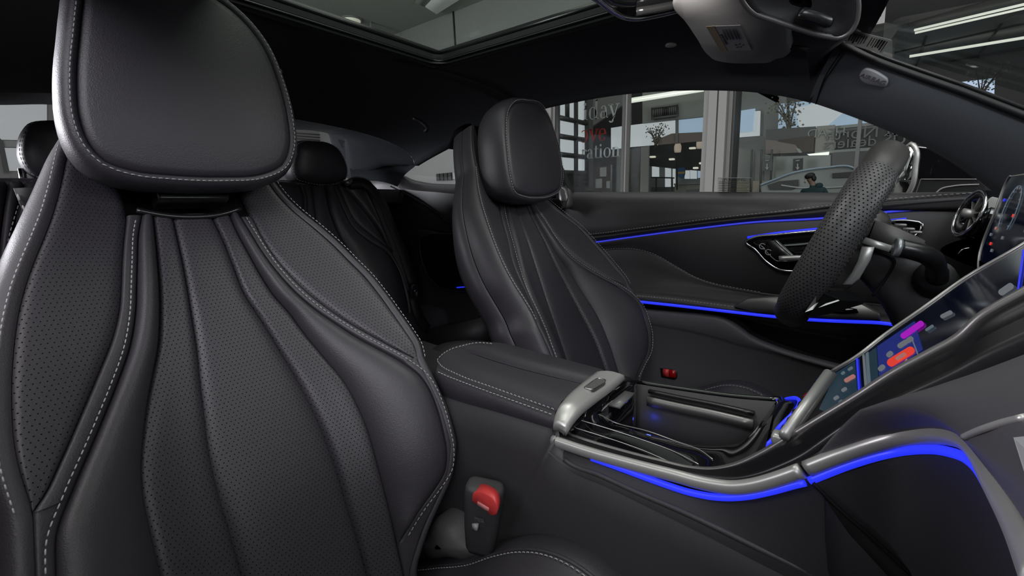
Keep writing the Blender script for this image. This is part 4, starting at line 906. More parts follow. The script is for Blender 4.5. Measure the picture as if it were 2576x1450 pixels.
# piano black near lid with inlaid lines
near_rim = smooth_path([ZP(1500, 1018, .737), ZP(1509, 1040, .731)] + [ZP(x, y, .724) for x, y in ((1520, 1054), (1586, 1080), (1679, 1104), (1753, 1120), (1831, 1120), (1874, 1107))] + [ZP(1915, 1070, .738), ZP(1950, 1030, .753)], 60)
li = smooth_path([YP(x, y, -.131) for x, y in ((1430, 1088), (1470, 1106), (1536, 1126), (1660, 1159), (1738, 1177), (1791, 1180), (1846, 1170), (1924, 1135))], 60)
rws = [[a * (1 - u) + b_ * u + A3((0, 0, .006)) * math.sin(math.pi * u) for a, b_ in zip(near_rim, li)] for u in np.linspace(0, 1, 12)]
rws = [[p + A3((0, .004, -.05)) for p in rws[0]], [p + A3((0, .001, -.004)) for p in rws[0]]] + rws
V, Fc = grid(rws); tray = mesh('tray_lid', V, Fc, M['gloss'], con)
def lidpt(px, py):
    """a point on the tray lid's sheet"""
    return ZP(px, py, .7085)
for px in ([(1452, 1056), (1600, 1103), (1700, 1140), (1757, 1170)], [(1440, 1076), (1520, 1101), (1620, 1136), (1697, 1170)], [(1474, 1038), (1510, 1046), (1540, 1062), (1640, 1090), (1700, 1112), (1760, 1134), (1792, 1157)]):
    P_ = []
    for x, y in px:
        r_ = ray(x, y); best = None
        for i in range(2, len(rws) - 1):
            for j in range(0, 59):
                a, b_, c_ = rws[i][j], rws[i][j + 1], rws[i + 1][j]; n = np.cross(b_ - a, c_ - a)
                if abs(n @ r_) < 1e-9: continue
                t_ = n @ (a - C) / (n @ r_); p_ = C + t_ * r_; d_ = np.linalg.norm(p_ - (a + b_ + c_) / 3)
                if best is None or d_ < best[0]: best = (d_, p_)
        P_.append(best[1] + A3((0, 0, .0006)))
    V, Fc = tube(smooth_path(P_, 30), .0006, 6); mesh('inlay_line', V, Fc, M['silver'], tray)
# open bin: walls, floor, slide rail
V, Fc = bx(-.285, -.06, -.12, .04, .60, .62); mesh('bin_floor', V, Fc, M['glossy_dark'], con)
fr0 = smooth_path([YP(1600, 966, .026), YP(1612, 968, .026), YP(1700, 982, .026), YP(1850, 1003, .026), YP(1960, 1012, .026)], 20)
V, Fc = solid([fr0, [A3((p[0], -0 + .028, .60)) for p in fr0]], (0, .012, 0)); mesh('bin_wall', V, Fc, M['plastic'], con)
V, Fc = tube([p + A3((0, .004, .001)) for p in fr0], .004, 8); mesh('bin_rim', V, Fc, M['gloss'], con)
rail = smooth_path([YP(1630, 1006, .021), YP(1700, 1022, .021), YP(1800, 1043, .021), YP(1895, 1066, .021)], 12)
V, Fc = sweep(rail, [(-.004, -.006), (.005, -.007), (.004, .005), (-.004, .005)], (0, 0, 1)); mesh('slide_rail', V, Fc, M['silver_dark'], con)
rail2 = [p + A3((0, .002, .012)) for p in rail]; V, Fc = sweep(rail2, [(-.003, -.002), (.003, -.002), (.003, .002), (-.003, .002)], (0, 0, 1)); mesh('slide_rail', V, Fc, M['glossy_dark'], con)
lw_ = [ZP(1508, 1042, .731), ZP(1545, 1008, .740), ZP(1600, 967, .747)]
lw_ = smooth_path(lw_, 10)
V, Fc = solid([lw_, [A3((p[0] + .004, p[1], .60)) for p in lw_]], (-.012, 0, 0)); mesh('bin_wall', V, Fc, M['gloss'], con)
cr = [smooth_path(MIX(p), 12) for p in ([(1420, 1090, 'Z', .738), (1460, 1045, 'Z', .743), (1548, 972, 'Z', .752), (1572, 946, 'Z', .753)], [(1440, 1086, 'Z', .733), (1480, 1043, 'Z', .736), (1566, 975, 'Z', .745), (1590, 950, 'Z', .748)], [(1500, 1040, 'Z', .732), (1508, 1040, 'Z', .731), (1594, 968, 'Z', .744), (1612, 958, 'Z', .747)])]
V, Fc = grid([[p - A3((0, 0, .03)) for p in cr[0]]] + cr); mesh('tray_frame', V, Fc, M['gloss'], con)
cb = [lw_[2], lw_[6], lw_[6] + A3((.012, .004, -.001)), lw_[2] + A3((.014, .004, -.001))]
V, Fc = prism([p + A3((0, 0, .002)) for p in cb], (0, 0, -.003)); mesh('sensor_window', V, Fc, mat('sensor_grey', (.11, .11, .11, 1), .3), con)
# front of the bin, rising to the screen
dn = A3((-.121, 0, .102)); dn /= np.linalg.norm(dn); DP = A3((-.018, 0, .818))
def SP(px, py, off=0.0): return hit(px, py, dn, dn @ DP + off)
rwf = [[ZP(1874, 1108, .722), ZP(1900, 1085, .716), ZP(1925, 1050, .726), ZP(1955, 1012, .753)], [SP(1905, 1140), SP(1944, 1098), SP(1962, 1068), SP(2004, 1006)]]
rwf = [smooth_path(r_, 10) for r_ in rwf]; mid_ = [a * .5 + b_ * .5 + A3((-.006, 0, .004)) for a, b_ in zip(*rwf)]
V, Fc = solid([[p + A3((.02, 0, -.10)) for p in rwf[0]], rwf[0], mid_, rwf[1]], (.01, 0, -.01)); mesh('bin_front', V, Fc, M['gloss'], con)
q = smooth_path([SP(x, y, .002) for x, y in ((1952, 1009), (1980, 1004), (2002, 1002), (2009, 1006), (1996, 1040), (1975, 1060), (1958, 1078), (1944, 1106), (1912, 1136))], 40); V, Fc = tube(q, .0019, 6); mesh('light_strip', V, Fc, M['led'], con)
V, Fc = box((XP(1903, 1068, -.105)), .008, .012, .036, None, .002); mesh('bin_catch', V, Fc, M['silver'], con)
# little blue lamp inside the bin
l = bpy.data.lights.new('bin_lamp', 'POINT'); l.energy = .006; l.color = (.05, .08, 1.0); l.shadow_soft_size = .003
lo_ = bpy.data.objects.new('bin_lamp', l); COL.objects.link(lo_); lo_.location = YP(1636, 1050, .019)
V, Fc = bx(-.60, .10, -.148, .02, .25, .60); mesh('console_core', V, Fc, M['dark'], con, smooth=False)

# ---------------------------------------------------------------- centre screen
scr = thing('center_display', 'upright touchscreen seen edge on, with red, magenta and blue icons', 'screen', SP(2000, 1090))
up_e = [SP(x, y) for x, y in ((2092, 938), (2156, 900), (2226, 846), (2317, 783), (2431, 702), (2576, 618), (2640, 578))]
y_near = -.128
lo_e = [A3((p[0], y_near, p[2])) for p in up_e]
up_s, lo_s = smooth_path(up_e, 30), smooth_path(lo_e, 30)
V, Fc = solid([up_s, lo_s], -dn * .008); body = mesh('display_body', V, Fc, M['glossy_dark'], scr, smooth=False)
V, Fc = solid([[p + dn * .0008 - A3((0, .003, 0)) for p in up_s], [p + dn * .0008 + A3((0, .003, 0)) for p in lo_s]], -dn * .0006); pane = mesh('screen', V, Fc, M['screen'], scr, smooth=False)
V, Fc = tube([p + dn * .001 for p in up_s], .0016, 6); mesh('display_rim', V, Fc, M['silver'], scr)
def emis(n, c, s): return mat(n, (.01, .01, .01, 1), .4, emit=c, es=s)
E_ = {'teal': emis('screen_teal', (.005, .030, .052, 1), .7), 'blue': emis('screen_blue', (.004, .012, .14, 1), 1.0), 'red': emis('screen_red', (.75, .04, .02, 1), .9), 'pink': emis('screen_pink', (.55, .22, .2, 1), .6), 'mag': emis('screen_magenta', (.42, .0, .55, 1), .8), 'line': emis('screen_line', (.02, .03, .8, 1), 1.0), 'white': emis('screen_white', (.30, .33, .37, 1), .38), 'grey': emis('screen_grey', (.10, .14, .17, 1), .8)}
def scr_poly(px, m_, nm, lift): 
    V, Fc = prism([SP(x, y, lift) for x, y in px], -dn * .0004); return mesh(nm, V, Fc, M_or(m_), pane, smooth=False)
def M_or(m_): return E_[m_]
scr_poly([(2104, 938), (2150, 908), (2156, 990), (2078, 1036), (2060, 1030)], 'teal', 'map_field', .0014)
scr_poly([(2184, 888), (2204, 874), (2209, 955), (2188, 966)], 'teal', 'map_field', .0014)
scr_poly([(2206, 872), (2300, 808), (2320, 880), (2290, 900), (2212, 952)], 'blue', 'menu_field', .0014)
scr_poly([(2153, 903), (2157, 900), (2163, 990), (2159, 993)], 'line', 'divider_line', .0018)
scr_poly([(2169, 894), (2174, 891), (2181, 976), (2175, 979)], 'white', 'divider_line', .0018)
scr_poly([(2177, 890), (2184, 885), (2190, 966), (2182, 970)], 'grey', 'divider_line', .0017)
def pill(a, b_, w_, m_, nm, lift=.002):
    a, b_ = A3(a), A3(b_); d = (b_ - a) / np.linalg.norm(b_ - a); n = A3((-d[1], d[0])); pts = []
    for k in range(7): t_ = math.pi / 2 - math.pi * k / 6; pts.append(b_ + (d * math.cos(t_) + n * math.sin(t_)) * w_)
    for k in range(7): t_ = -math.pi / 2 - math.pi * k / 6; pts.append(a + (d * math.cos(t_) + n * math.sin(t_)) * w_)
    return scr_poly([tuple(p) for p in pts], m_, nm, lift)
pill((2241, 912), (2290, 882), 10, 'red', 'call_button'); pill((2256, 902), (2274, 891), 4, 'pink', 'button_label', .0026)
pill((2128, 957), (2146, 947), 5, 'pink', 'call_button'); pill((2272, 845), (2316, 814), 7, 'mag', 'media_button')
for a, b_, w_ in (((2235, 893), (2240, 889), 6), ((2263, 870), (2277, 861), 6), ((2284, 857), (2291, 852), 6), ((2214, 928), (2220, 923), 6), ((2120, 982), (2126, 978), 4), ((2100, 1003), (2106, 999), 4), ((2112, 1012), (2117, 1009), 3), ((2118, 940), (2122, 937), 3), ((2135, 930), (2142, 925), 3), ((2370, 796), (2390, 786), 5), ((2330, 830), (2345, 820), 3), ((2519, 735), (2541, 720), 8)):
    pill(a, b_, w_, 'white' if w_ > 3 else 'grey', 'screen_icon')
scr_poly([(2292, 852), (2294, 851), (2309, 890), (2307, 892)], 'white', 'divider_line', .0018)
scr_poly([(2556, 745), (2560, 742), (2576, 628), (2572, 628)], 'line', 'divider_line', .0018)
scr_poly([(2262, 930), (2280, 902), (2290, 913)], 'pink', 'map_marker', .0018)
# silver lower frame bar and key row
P_ = [SP(2083, 941, .008), SP(1972, 1097, .008)]; V, Fc = tube(P_, .0052, 12, flat=.8); mesh('frame_bar', V, Fc, M['silver'], scr)
P_ = [SP(2094, 944, .004), SP(1990, 1092, .004)]; V, Fc = tube(P_, .0042, 10); mesh('frame_bar', V, Fc, M['silver_dark'], scr)
for k in range(7):
    u = .08 + k / 7.5; x, y = 2066 + (1962 - 2066) * u, 945 + (1095 - 945) * u
    V, Fc = box(SP(x, y, .003), .006, .009, .004, (np.cross(EY, dn), EY, dn), .001); mesh('key', V, Fc, M['glossy_dark'] if k not in (2,) else M['red_lens'], scr)
V, Fc = box(SP(1958, 1101, .006), .010, .014, .010, None, .003); mesh('volume_key', V, Fc, M['silver'], scr)

# ---------------------------------------------------------------- dashboard
dash = thing('dashboard', 'dark dashboard with mesh textured passenger fascia, silver trim and blue light strip', 'dashboard', (.2, -.06, .5))
V, Fc = tube(trim[k if k < 0 else next(i for i, p in enumerate(trim) if p[0] > YP(2028, 1182, -.160)[0]):], .0068, 10, upv=(0, -.5, 1), flat=.8); mesh('silver_trim', V, Fc, M['silver'], dash)
V, Fc = tube(led[kl:], .0030, 8); mesh('light_strip', V, Fc, M['led'], dash)
fk = next(i for i, p in enumerate(trim) if p[0] > YP(2040, 1178, -.160)[0])
fa = smooth_path(trim[fk::6] + [trim[-1]], 50)
fb = smooth_path([YP(x, y, -.157) for x, y in ((2044, 1150), (2148, 1079), (2272, 1026), (2396, 972), (2576, 895), (2700, 845), (2850, 790))], 50)
fb = [A3((p[0], p[1] - .0, p[2])) for p in fb]
rws = [[a * (1 - u) + b_ * u + A3((-.02, -.012, .010)) * math.sin(math.pi * u) * min(1, i / 14) for i, (a, b_) in enumerate(zip(fa, fb))] for u in np.linspace(0, 1, 10)]
uvw = [(p[1] + p[0], p[2]) for r_ in rws for p in r_]
V, Fc = grid(rws); fas = mesh('mesh_fascia', V, Fc, M['mesh_trim'], dash, uv=uvw)
def on_fas(px, py, lift=.001):
    r_ = ray(px, py); best = None
    for i in range(len(rws) - 1):
        for j in range(49):
            a, b_, c_ = rws[i][j], rws[i][j + 1], rws[i + 1][j]; n = np.cross(b_ - a, c_ - a); ln = np.linalg.norm(n)
            if ln < 1e-10 or abs(n @ r_) < 1e-9: continue
            t_ = n @ (a - C) / (n @ r_); p_ = C + t_ * r_; d_ = np.linalg.norm(p_ - (b_ + c_) / 2)
            if best is None or d_ < best[0]: best = (d_, p_)
    p_ = best[1]; return p_ + (C - p_) / np.linalg.norm(C - p_) * lift
V, Fc = tube(smooth_path([on_fas(x, y) for x, y in ((2425, 1101), (2480, 1078), (2530, 1062), (2576, 1051))], 20), .0016, 6); mesh('fascia_line', V, Fc, M['silver'], fas)
pp_ = [on_fas(x, y, .002) for x, y in ((2549, 1101), (2600, 1096), (2640, 1190), (2580, 1200))]
V, Fc = prism(pp_, (pp_[0] - C) / np.linalg.norm(pp_[0] - C) * .0008); pt_ = mesh('paper_tag', V, Fc, M['label'], smooth=False); tag(pt_, 'pale paper tag resting on the mesh dashboard fascia at the frame edge', 'tag')
# lower dash below the light strip
la = [p + A3((.001, .003, -.003)) for p in led[next(i for i, p in enumerate(led) if p[0] > YP(2046, 1207, -.161)[0])::3]]
la = smooth_path(la, 40)
lb_ = []
for i, p in enumerate(la):
    u = i / 39; lb_.append(A3((p[0] + .06 + .02 * u, p[1] + .02, .40)))
g0 = la[0]; g1 = YP(2300, 1455, -.170); lb_[0] = g0 + (g1 - g0) * 1.7
rws2 = [[a * (1 - u) + b_ * u + A3((-.010, -.012, 0)) * math.sin(math.pi * u) + A3((0, -.004, 0)) for a, b_ in zip(la, lb_)] for u in (0, .03, .12, .3, .6, 1)]
V, Fc = grid(rws2); mesh('glove_box', V, Fc, M['soft'], dash)
V, Fc = tube(smooth_path([YP(2046, 1216, -.166), YP(2110, 1280, -.168), YP(2190, 1350, -.169), YP(2300, 1455, -.170)], 16), .0016, 5); mesh('panel_gap', V, Fc, M['recess'], dash)
# upper pad across the car and the driver's side
prof_ = [(.150, .93), (.155, .955), (.17, .972), (.22, .985), (.40, .975), (.62, .93)]
ys = np.linspace(.04, .53, 20)
rws3 = [[(x, y, z) for y in ys] for x, z in prof_]
V, Fc = solid(rws3, (0, 0, -.02)); mesh('upper_pad', V, Fc, M['soft'], dash)
ys2 = np.linspace(.05, .545, 20)
rws4 = [[(x, y, z) for y in ys2] for x, z in ((.165, .945), (.155, .925), (.155, .90), (.17, .87), (.165, .80), (.155, .72), (.17, .60))]
V, Fc = solid(rws4, (.02, 0, 0)); mesh('driver_fascia', V, Fc, M['soft'], dash)
P_ = smooth_path([YP(x, y, .46) for x, y in ((2362, 628), (2400, 606), (2450, 600), (2470, 612), (2490, 640), (2470, 656), (2405, 654))], 30, closed=True)
V, Fc = prism(P_, (.02, .0, -.01), .002); mesh('mesh_insert', V, Fc, mat('mesh_bright', (.16, .155, .16, 1), .35, .6, bump=('weave', 420, .6, .0008)), dash)
V, Fc = tube(smooth_path([YP(x, y, .458) for x, y in ((2410, 640), (2422, 628), (2440, 624))], 10), .0016, 6); mesh('insert_line', V, Fc, M['chrome'], dash)
# round air vent at the door end
vc = YP(2444, 540, .475); va = A3((-.93, -.22, .28)); va /= np.linalg.norm(va); vu = A3((0, 0, 1)); vu -= va * (vu @ va); vu /= np.linalg.norm(vu); vs = np.cross(vu, va)
def circ(r_, d, n=40): return [vc + va * d + r_ * (math.cos(2 * math.pi * i / n) * vu + math.sin(2 * math.pi * i / n) * vs) for i in range(n)]
V, Fc = grid([circ(.025, -.002), circ(.032, .004), circ(.039, .004), circ(.042, -.004), circ(.043, -.05)], close_u=True); vt = mesh('air_vent', V, Fc, M['gloss'], dash)
V, Fc = tube(circ(.0385, .004), .0020, 8, closed=True); mesh('vent_rim', V, Fc, M['chrome'], vt)
V, Fc = tube(circ(.034, .002), .0014, 6, closed=True); mesh('vent_light', V, Fc, M['led_dim'], vt)
V, Fc = grid([circ(.028, -.012), circ(.001, -.012)], close_u=True); mesh('vent_duct', V, Fc, M['recess'], vt)
for kk in range(9):
    a = math.pi * 2 * kk / 9; V, Fc = box(vc + va * -.004 + .017 * (math.cos(a) * vu + math.sin(a) * vs), .022, .002, .010, (math.cos(a) * vu + math.sin(a) * vs, -math.sin(a) * vu + math.cos(a) * vs, va), .0006); mesh('vent_vane', V, Fc, M['silver_dark'], vt)
V, Fc = tube([vc + va * -.006, vc + va * .012], [.009, .007], 16); mesh('vent_knob', V, Fc, M['silver'], vt)

# ---------------------------------------------------------------- instrument display
ins = thing('instrument_display', 'thin free-standing instrument screen behind the wheel with dim dials', 'screen', (.14, .25, .92))
a1 = YP(2539, 446, .40); a0 = YP(2471, 620, .40); idr = a1 - a0; ih = np.linalg.norm(idr); idr /= ih; inn = np.cross(idr, EY); inn = inn if inn[0] < 0 else -inn
def ipt(w_, h_, o=0.0): return a0 + A3((0, -1, 0)) * w_ + idr * h_ + inn * o
ol = [ipt(*p) for p in ((.0, .0), (.0, ih - .004), (.004, ih), (.33, ih), (.33, -.02), (.016, -.02), (.006, -.012))]
V, Fc = prism(ol, -inn * .008); mesh('display_body', V, Fc, M['glossy_dark'], ins, smooth=False)
V, Fc = prism([p + inn * .0006 for p in ol], -inn * .0004); ip = mesh('screen', V, Fc, M['screen'], ins, smooth=False)
V, Fc = tube(smooth_path([ipt(.2, ih, .001), ipt(.02, ih, .001), ipt(.004, ih, .001), ipt(0, ih - .004, .001), ipt(.0, ih * .5, .001), ipt(0, 0, .001), ipt(.006, -.012, .001), ipt(.016, -.02, .001), ipt(.2, -.02, .001)], 60), .0013, 6); mesh('display_rim', V, Fc, M['silver'], ins)
def dial(w_, h_, r_, m_, th=.0009, a0_=-.7, a1_=3.9, nm='gauge_arc'):
    V, Fc = tube([ipt(w_ - r_ * math.cos(a), h_ + r_ * math.sin(a), .0016) for a in np.linspace(a0_, a1_, 30)], th, 4); mesh(nm, V, Fc, E_[m_], ip)
dial(.085, .055, .034, 'grey', .0006); dial(.215, .055, .034, 'grey', .0006)
for a in np.linspace(-.6, 3.8, 12):
    V, Fc = tube([ipt(.085 - r_ * math.cos(a), .055 + r_ * math.sin(a), .0016) for r_ in (.030, .033)], .0006, 4); mesh('gauge_tick', V, Fc, E_['white'], ip)
for w_, h_, m_ in ((.03, .02, 'white'), (.05, .008, 'red'), (.045, .03, 'pink'), (.07, .0, 'white'), (.03, .07, 'line'), (.10, .02, 'white'), (.11, .05, 'red')):
    V, Fc = box(ipt(w_, h_, .0012), .007, .004, .0006, (EY, idr, inn)); mesh('telltale', V, Fc, E_[m_], ip)

# ---------------------------------------------------------------- steering wheel and column
sw_ = thing('steering_wheel', 'black steering wheel seen edge on with perforated leather rim', 'steering wheel', (-.03, .245, .94))
WU = YP(2262, 358, .245) - YP(1983, 812, .245); WC = (YP(2262, 358, .245) + YP(1983, 812, .245)) / 2; WR = np.linalg.norm(WU) / 2; WU /= np.linalg.norm(WU); WN = np.cross(EY, WU); WN = WN if WN[0] < 0 else -WN
WC = WC + A3((-.004, 0, -.002)); RR = WR - .014; TR_ = .0198
def rim_pt(a):   # a = 0 at the side nearest the console, counted towards the top; flat bottom
    y = -math.cos(a); u = math.sin(a); fl = 1.0 if u > -.55 else 1.0 - .06 * sst((-.55 - u) / .35)
    return WC + EY * (y * (RR + .012)) + WU * (u * RR * fl)
def rim_part(nm, a0_, a1_, n, m_, rad):
    P_ = [rim_pt(a) for a in np.linspace(a0_, a1_, n)]; fr = frames(P_, upv=WN); k_ = 20; V = []; uv = []; L_ = np.concatenate([[0], np.cumsum([np.linalg.norm(P_[i + 1] - P_[i]) for i in range(n - 1)])])
    for i, p in enumerate(P_):
        ww = sst(min(i, n - 1 - i) / 2.5) * .06 + .94
        for j in range(k_ + 1):
            b_ = 2 * math.pi * j / k_; V.append(p + rad * ww * (math.cos(b_) * fr[i][1] * 1.12 + math.sin(b_) * fr[i][2] * .92)); uv.append((rad * b_, L_[i]))
    Fc = [(i * (k_ + 1) + j, i * (k_ + 1) + j + 1, (i + 1) * (k_ + 1) + j + 1, (i + 1) * (k_ + 1) + j) for i in range(n - 1) for j in range(k_)]
    return mesh(nm, V, Fc, m_, sw_, uv=uv)
ac = .86
rim_part('rim_grip', -ac, ac, 40, M['wheel_perf'], TR_)
rim_part('rim_top', ac, math.pi - ac, 30, M['wheel_lea'], TR_ * .97)
rim_part('rim_grip', math.pi - ac, math.pi + ac, 40, M['wheel_perf'], TR_)
rim_part('rim_bottom', math.pi + ac, 2 * math.pi - ac, 30, M['wheel_lea'], TR_ * .97)
def wp(y, u, n): return WC + EY * y + WU * u + WN * n
V, Fc = box(wp(0, .0, -.022), .13, .12, .045, (EY, WU, WN), .018, 3); mesh('hub', V, Fc, M['wheel_lea'], sw_)
for s in (-1, 1):
    V, Fc = box(wp(s * .095, .012, -.014), .07, .050, .016, (EY, WU, WN), .006); sp_ = mesh('spoke', V, Fc, M['glossy_dark'], sw_)
    if s < 0:
        V, Fc = prism(YS([(2168, 622), (2200, 623), (2190, 655), (2162, 703), (2143, 719), (2117, 720), (2142, 688), (2158, 652)], .125), (0, .010, 0), .003); mesh('shift_paddle', V, Fc, M['silver'], sw_); continue
    P_ = smooth_path([wp(s * .11, .055, -.036), wp(s * .118, .03, -.040), wp(s * .115, -.005, -.040), wp(s * .10, -.035, -.036)], 16)
    V, Fc = sweep(P_, [(-.007, -.002), (.007, -.002), (.007, .002), (-.007, .002)], WN); mesh('shift_paddle', V, Fc, M['silver'], sw_)
V, Fc = solid([[YP(2025, 786, .10), YP(2063, 731, .10)], [YP(2112, 757, .12), YP(2085, 737, .12)]], (.0, .012, 0)); mesh('lower_spoke_trim', V, Fc, M['silver'], sw_, smooth=False)
V, Fc = solid([[YP(2063, 729, .103), YP(2120, 732, .125), YP(2180, 752, .15)], [YP(2075, 740, .103), YP(2120, 757, .125), YP(2178, 757, .15)], [YP(2030, 800, .103), YP(2080, 792, .125), YP(2170, 766, .15)]], (.0, .02, 0)); mesh('lower_spoke', V, Fc, M['glossy_dark'], sw_, smooth=False)
V, Fc = box(wp(-.03, -.085, -.012), .05, .08, .016, (EY, WU, WN), .005); mesh('lower_spoke', V, Fc, M['glossy_dark'], sw_)
V, Fc = prism(YS([(2140, 552), (2156, 546), (2200, 554), (2186, 590), (2160, 604), (2130, 600)], .15), (0, .10, 0), .003); mesh('hub_cover', V, Fc, M['wheel_lea'], sw_)
b = stitches([rim_pt(a) - WN * TR_ * .5 * 0 + (rim_pt(a) - WC) / np.linalg.norm(rim_pt(a) - WC) * -.0 + WN * -TR_ * 1.09 for a in np.linspace(-.8, .8, 120)], -WN, .006, .004, .0008); b.build('stitching', M['rubber'], sw_, kind='stuff')
col = thing('steering_column', 'dark steering column shroud behind the wheel with chrome tipped gear stalk', 'steering column', (.10, .245, .85))
tpx = [(2150, 548), (2200, 553), (2262, 575), (2320, 606), (2365, 650), (2410, 705), (2470, 760), (2540, 815)]
bpx = [(2150, 700), (2190, 742), (2215, 775), (2235, 810), (2255, 850), (2290, 890), (2340, 940), (2420, 1000)]
tl_ = smooth_path([YP(x, y, .19) for x, y in tpx], 22); bl2 = smooth_path([YP(x, y, .19) for x, y in bpx], 22)
rws = []
for a, b_ in zip(tl_, bl2):
    m_ = (a + b_) / 2; h_ = np.linalg.norm(a - b_) / 2; d_ = (a - b_) / (2 * h_); ring_ = []
    for i in range(28):
        t_ = 2 * math.pi * i / 28; cc, s2 = math.cos(t_), math.sin(t_); ring_.append(A3((m_[0], .245, m_[2])) + d_ * h_ * math.copysign(abs(cc) ** .75, cc) + EY * .062 * math.copysign(abs(s2) ** .6, s2))
    rws.append(ring_)
V, Fc = grid(rws, close_u=True); Fc.append(tuple(range(28))); shd = mesh('column_shroud', V, Fc, M['plastic'], col)
V, Fc = solid([[YP(2203, 555, .168), YP(2262, 576, .168), YP(2328, 607, .168)], [YP(2186, 600, .166), YP(2234, 621, .166), YP(2300, 641, .166)]], (0, .05, 0)); mesh('shroud_cap', V, Fc, mat('cap_grey', (.085, .080, .079, 1), .5), col)
for x, y in ((2265, 572), (2285, 582), (2303, 590)):
    V, Fc = box(YP(x, y - 6, .19), .012, .016, .003, None, .001); mesh('stalk_icon', V, Fc, M['silver_dark'], shd)
V, Fc = tube([YP(2172, 606, .160), YP(2240, 628, .160)], .005, 6, flat=.5); mesh('shroud_line', V, Fc, M['silver'], shd)
P_ = smooth_path([YP(2358, 700, .165), YP(2356, 680, .15), YP(2348, 655, .135), YP(2325, 640, .125), YP(2290, 630, .12), YP(2262, 624, .118)], 24)
V, Fc = tube(P_, [.0105] * 6 + [.0095] * 6 + [.0105] * 12, 14); gs = mesh('gear_stalk', V, Fc, M['glossy_dark'], col)
e0 = YP(2262, 624, .118); e1 = YP(2250, 622, .117); V, Fc = tube([e0 + (e1 - e0) * .0, e0 + (e1 - e0) * .9, e1 * 1.0], [.0112, .0112, .0098], 20); mesh('stalk_tip', V, Fc, mat('tip_grey', (.30, .32, .35, 1), .35, .6), gs)
V, Fc = tube([YP(2352, 706, .185), YP(2354, 692, .165)], [.022, .018], 20); mesh('stalk_boot', V, Fc, M['rubber'], gs)
V, Fc = tube(smooth_path([YP(2200, 630, .18) , YP(2250, 655, .18), YP(2235, 690, .18), YP(2195, 745, .18)], 20), .0016, 5); mesh('shroud_joint', V, Fc, M['recess'], shd)

# ---------------------------------------------------------------- overhead: visor, console, mirror
vz = thing('sun_visor', 'grey sun visor with a white warning label on the driver side', 'sun visor', ZP(1850, 90, 1.25))
vn = A3((.18, .05, 1)); vn /= np.linalg.norm(vn); V0 = ZP(1850, 100, 1.245)
def VP(px, py, o=0.0): return hit(px, py, vn, vn @ V0 - o)
vo = [VP(*p) for p in ((1690, 15), (1716, 50), (1748, 98), (1782, 142), (1800, 154), (1835, 160), (1900, 161), (1938, 159), (1952, 151), (1975, 146), (1985, 138), (1984, 110), (1979, 65), (1920, 20), (1880, -10), (1800, -30), (1720, -15))]
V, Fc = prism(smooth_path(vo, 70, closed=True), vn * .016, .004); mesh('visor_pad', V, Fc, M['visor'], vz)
lb = [VP(*p, .0012) for p in ((1776, 67), (1862, 64), (1890, 126), (1812, 129))]
V, Fc = prism(lb, vn * .0006); lab = mesh('warning_label', V, Fc, M['label'], vz, smooth=False)
V, Fc = prism([VP(*p, .0016) for p in ((1776, 67), (1796, 66), (1830, 128.5), (1812, 129))], vn * .0006); mesh('label_band', V, Fc, M['label_tan'], lab, smooth=False)
ey_ = VP(1812, 129, .0018) - VP(1776, 67, .0018); ex_ = VP(1862, 64, .0018) - VP(1776, 67, .0018)
def lab_at(u, v): return VP(1776, 67, .0018) * (1 - u) * (1 - v) + VP(1862, 64, .0018) * u * (1 - v) + VP(1890, 126, .0018) * u * v + VP(1812, 129, .0018) * (1 - u) * v
for u in (.42, .52, .62, .72, .80):
    V, Fc = tube([lab_at(u, .12), lab_at(u, .52)], .0005, 4); mesh('print_line', V, Fc, M['ink'], lab)
for u, v in ((.6, .75), (.72, .72), (.82, .76), (.6, .86), (.72, .84)):
    V, Fc = box(lab_at(u, v), .003, .005, .0004); mesh('pictogram', V, Fc, M['ink'], lab)
text('AIR BAG WARNING', .0055, M['ink'], 'label_lettering', lab, basis(lab_at(.32, .5), ey_, -ex_) , .0002)
V, Fc = tube([VP(1985, 118, -.006), VP(2030, 124, -.006)], .004, 8); mesh('visor_hinge', V, Fc, M['dark'], vz)
# overhead console with chrome edge
oh = thing('overhead_console', 'gloss black overhead console with bright chrome edge, cut by the top edge', 'console', ZP(1650, 0, 1.262))
on_ = A3((-.22, 0, 1)); on_ /= np.linalg.norm(on_); O0 = ZP(1590, 45, 1.262)
def OP(px, py, o=0.0): return hit(px, py, on_, on_ @ O0 - o)
oo = smooth_path([OP(*p) for p in ((1480, -25), (1508, 2), (1545, 30), (1572, 43), (1605, 46), (1650, 38), (1790, 2), (1900, -28), (1780, -90), (1560, -80))], 70, closed=True)
V, Fc = prism(oo, on_ * .03, .003); mesh('console_body', V, Fc, M['gloss'], oh)
V, Fc = tube(oo, .0045, 8, closed=True); mesh('chrome_edge', V, Fc, M['chrome'], oh)
V, Fc = tube(smooth_path([OP(*p, .004) for p in ((1600, 30), (1660, 20), (1790, -12))], 12), .006, 8); mesh('lamp_lens', V, Fc, mat('lamp_lens', (.02, .02, .02, 1), .2), oh)
l = bpy.data.lights.new('driver_side_fill', 'AREA'); l.shape = 'RECTANGLE'; l.size = .10; l.size_y = .05; l.energy = .9; l.color = (1.0, .97, .95)  # added fill for the driver's side, placed out of view
rl_ = bpy.data.objects.new('driver_side_fill', l); COL.objects.link(rl_); rl_.location = OP(1600, -70, .014); rl_.rotation_euler = (Vector((-.50, .34, .80)) - rl_.location).to_track_quat('-Z', 'Y').to_euler()
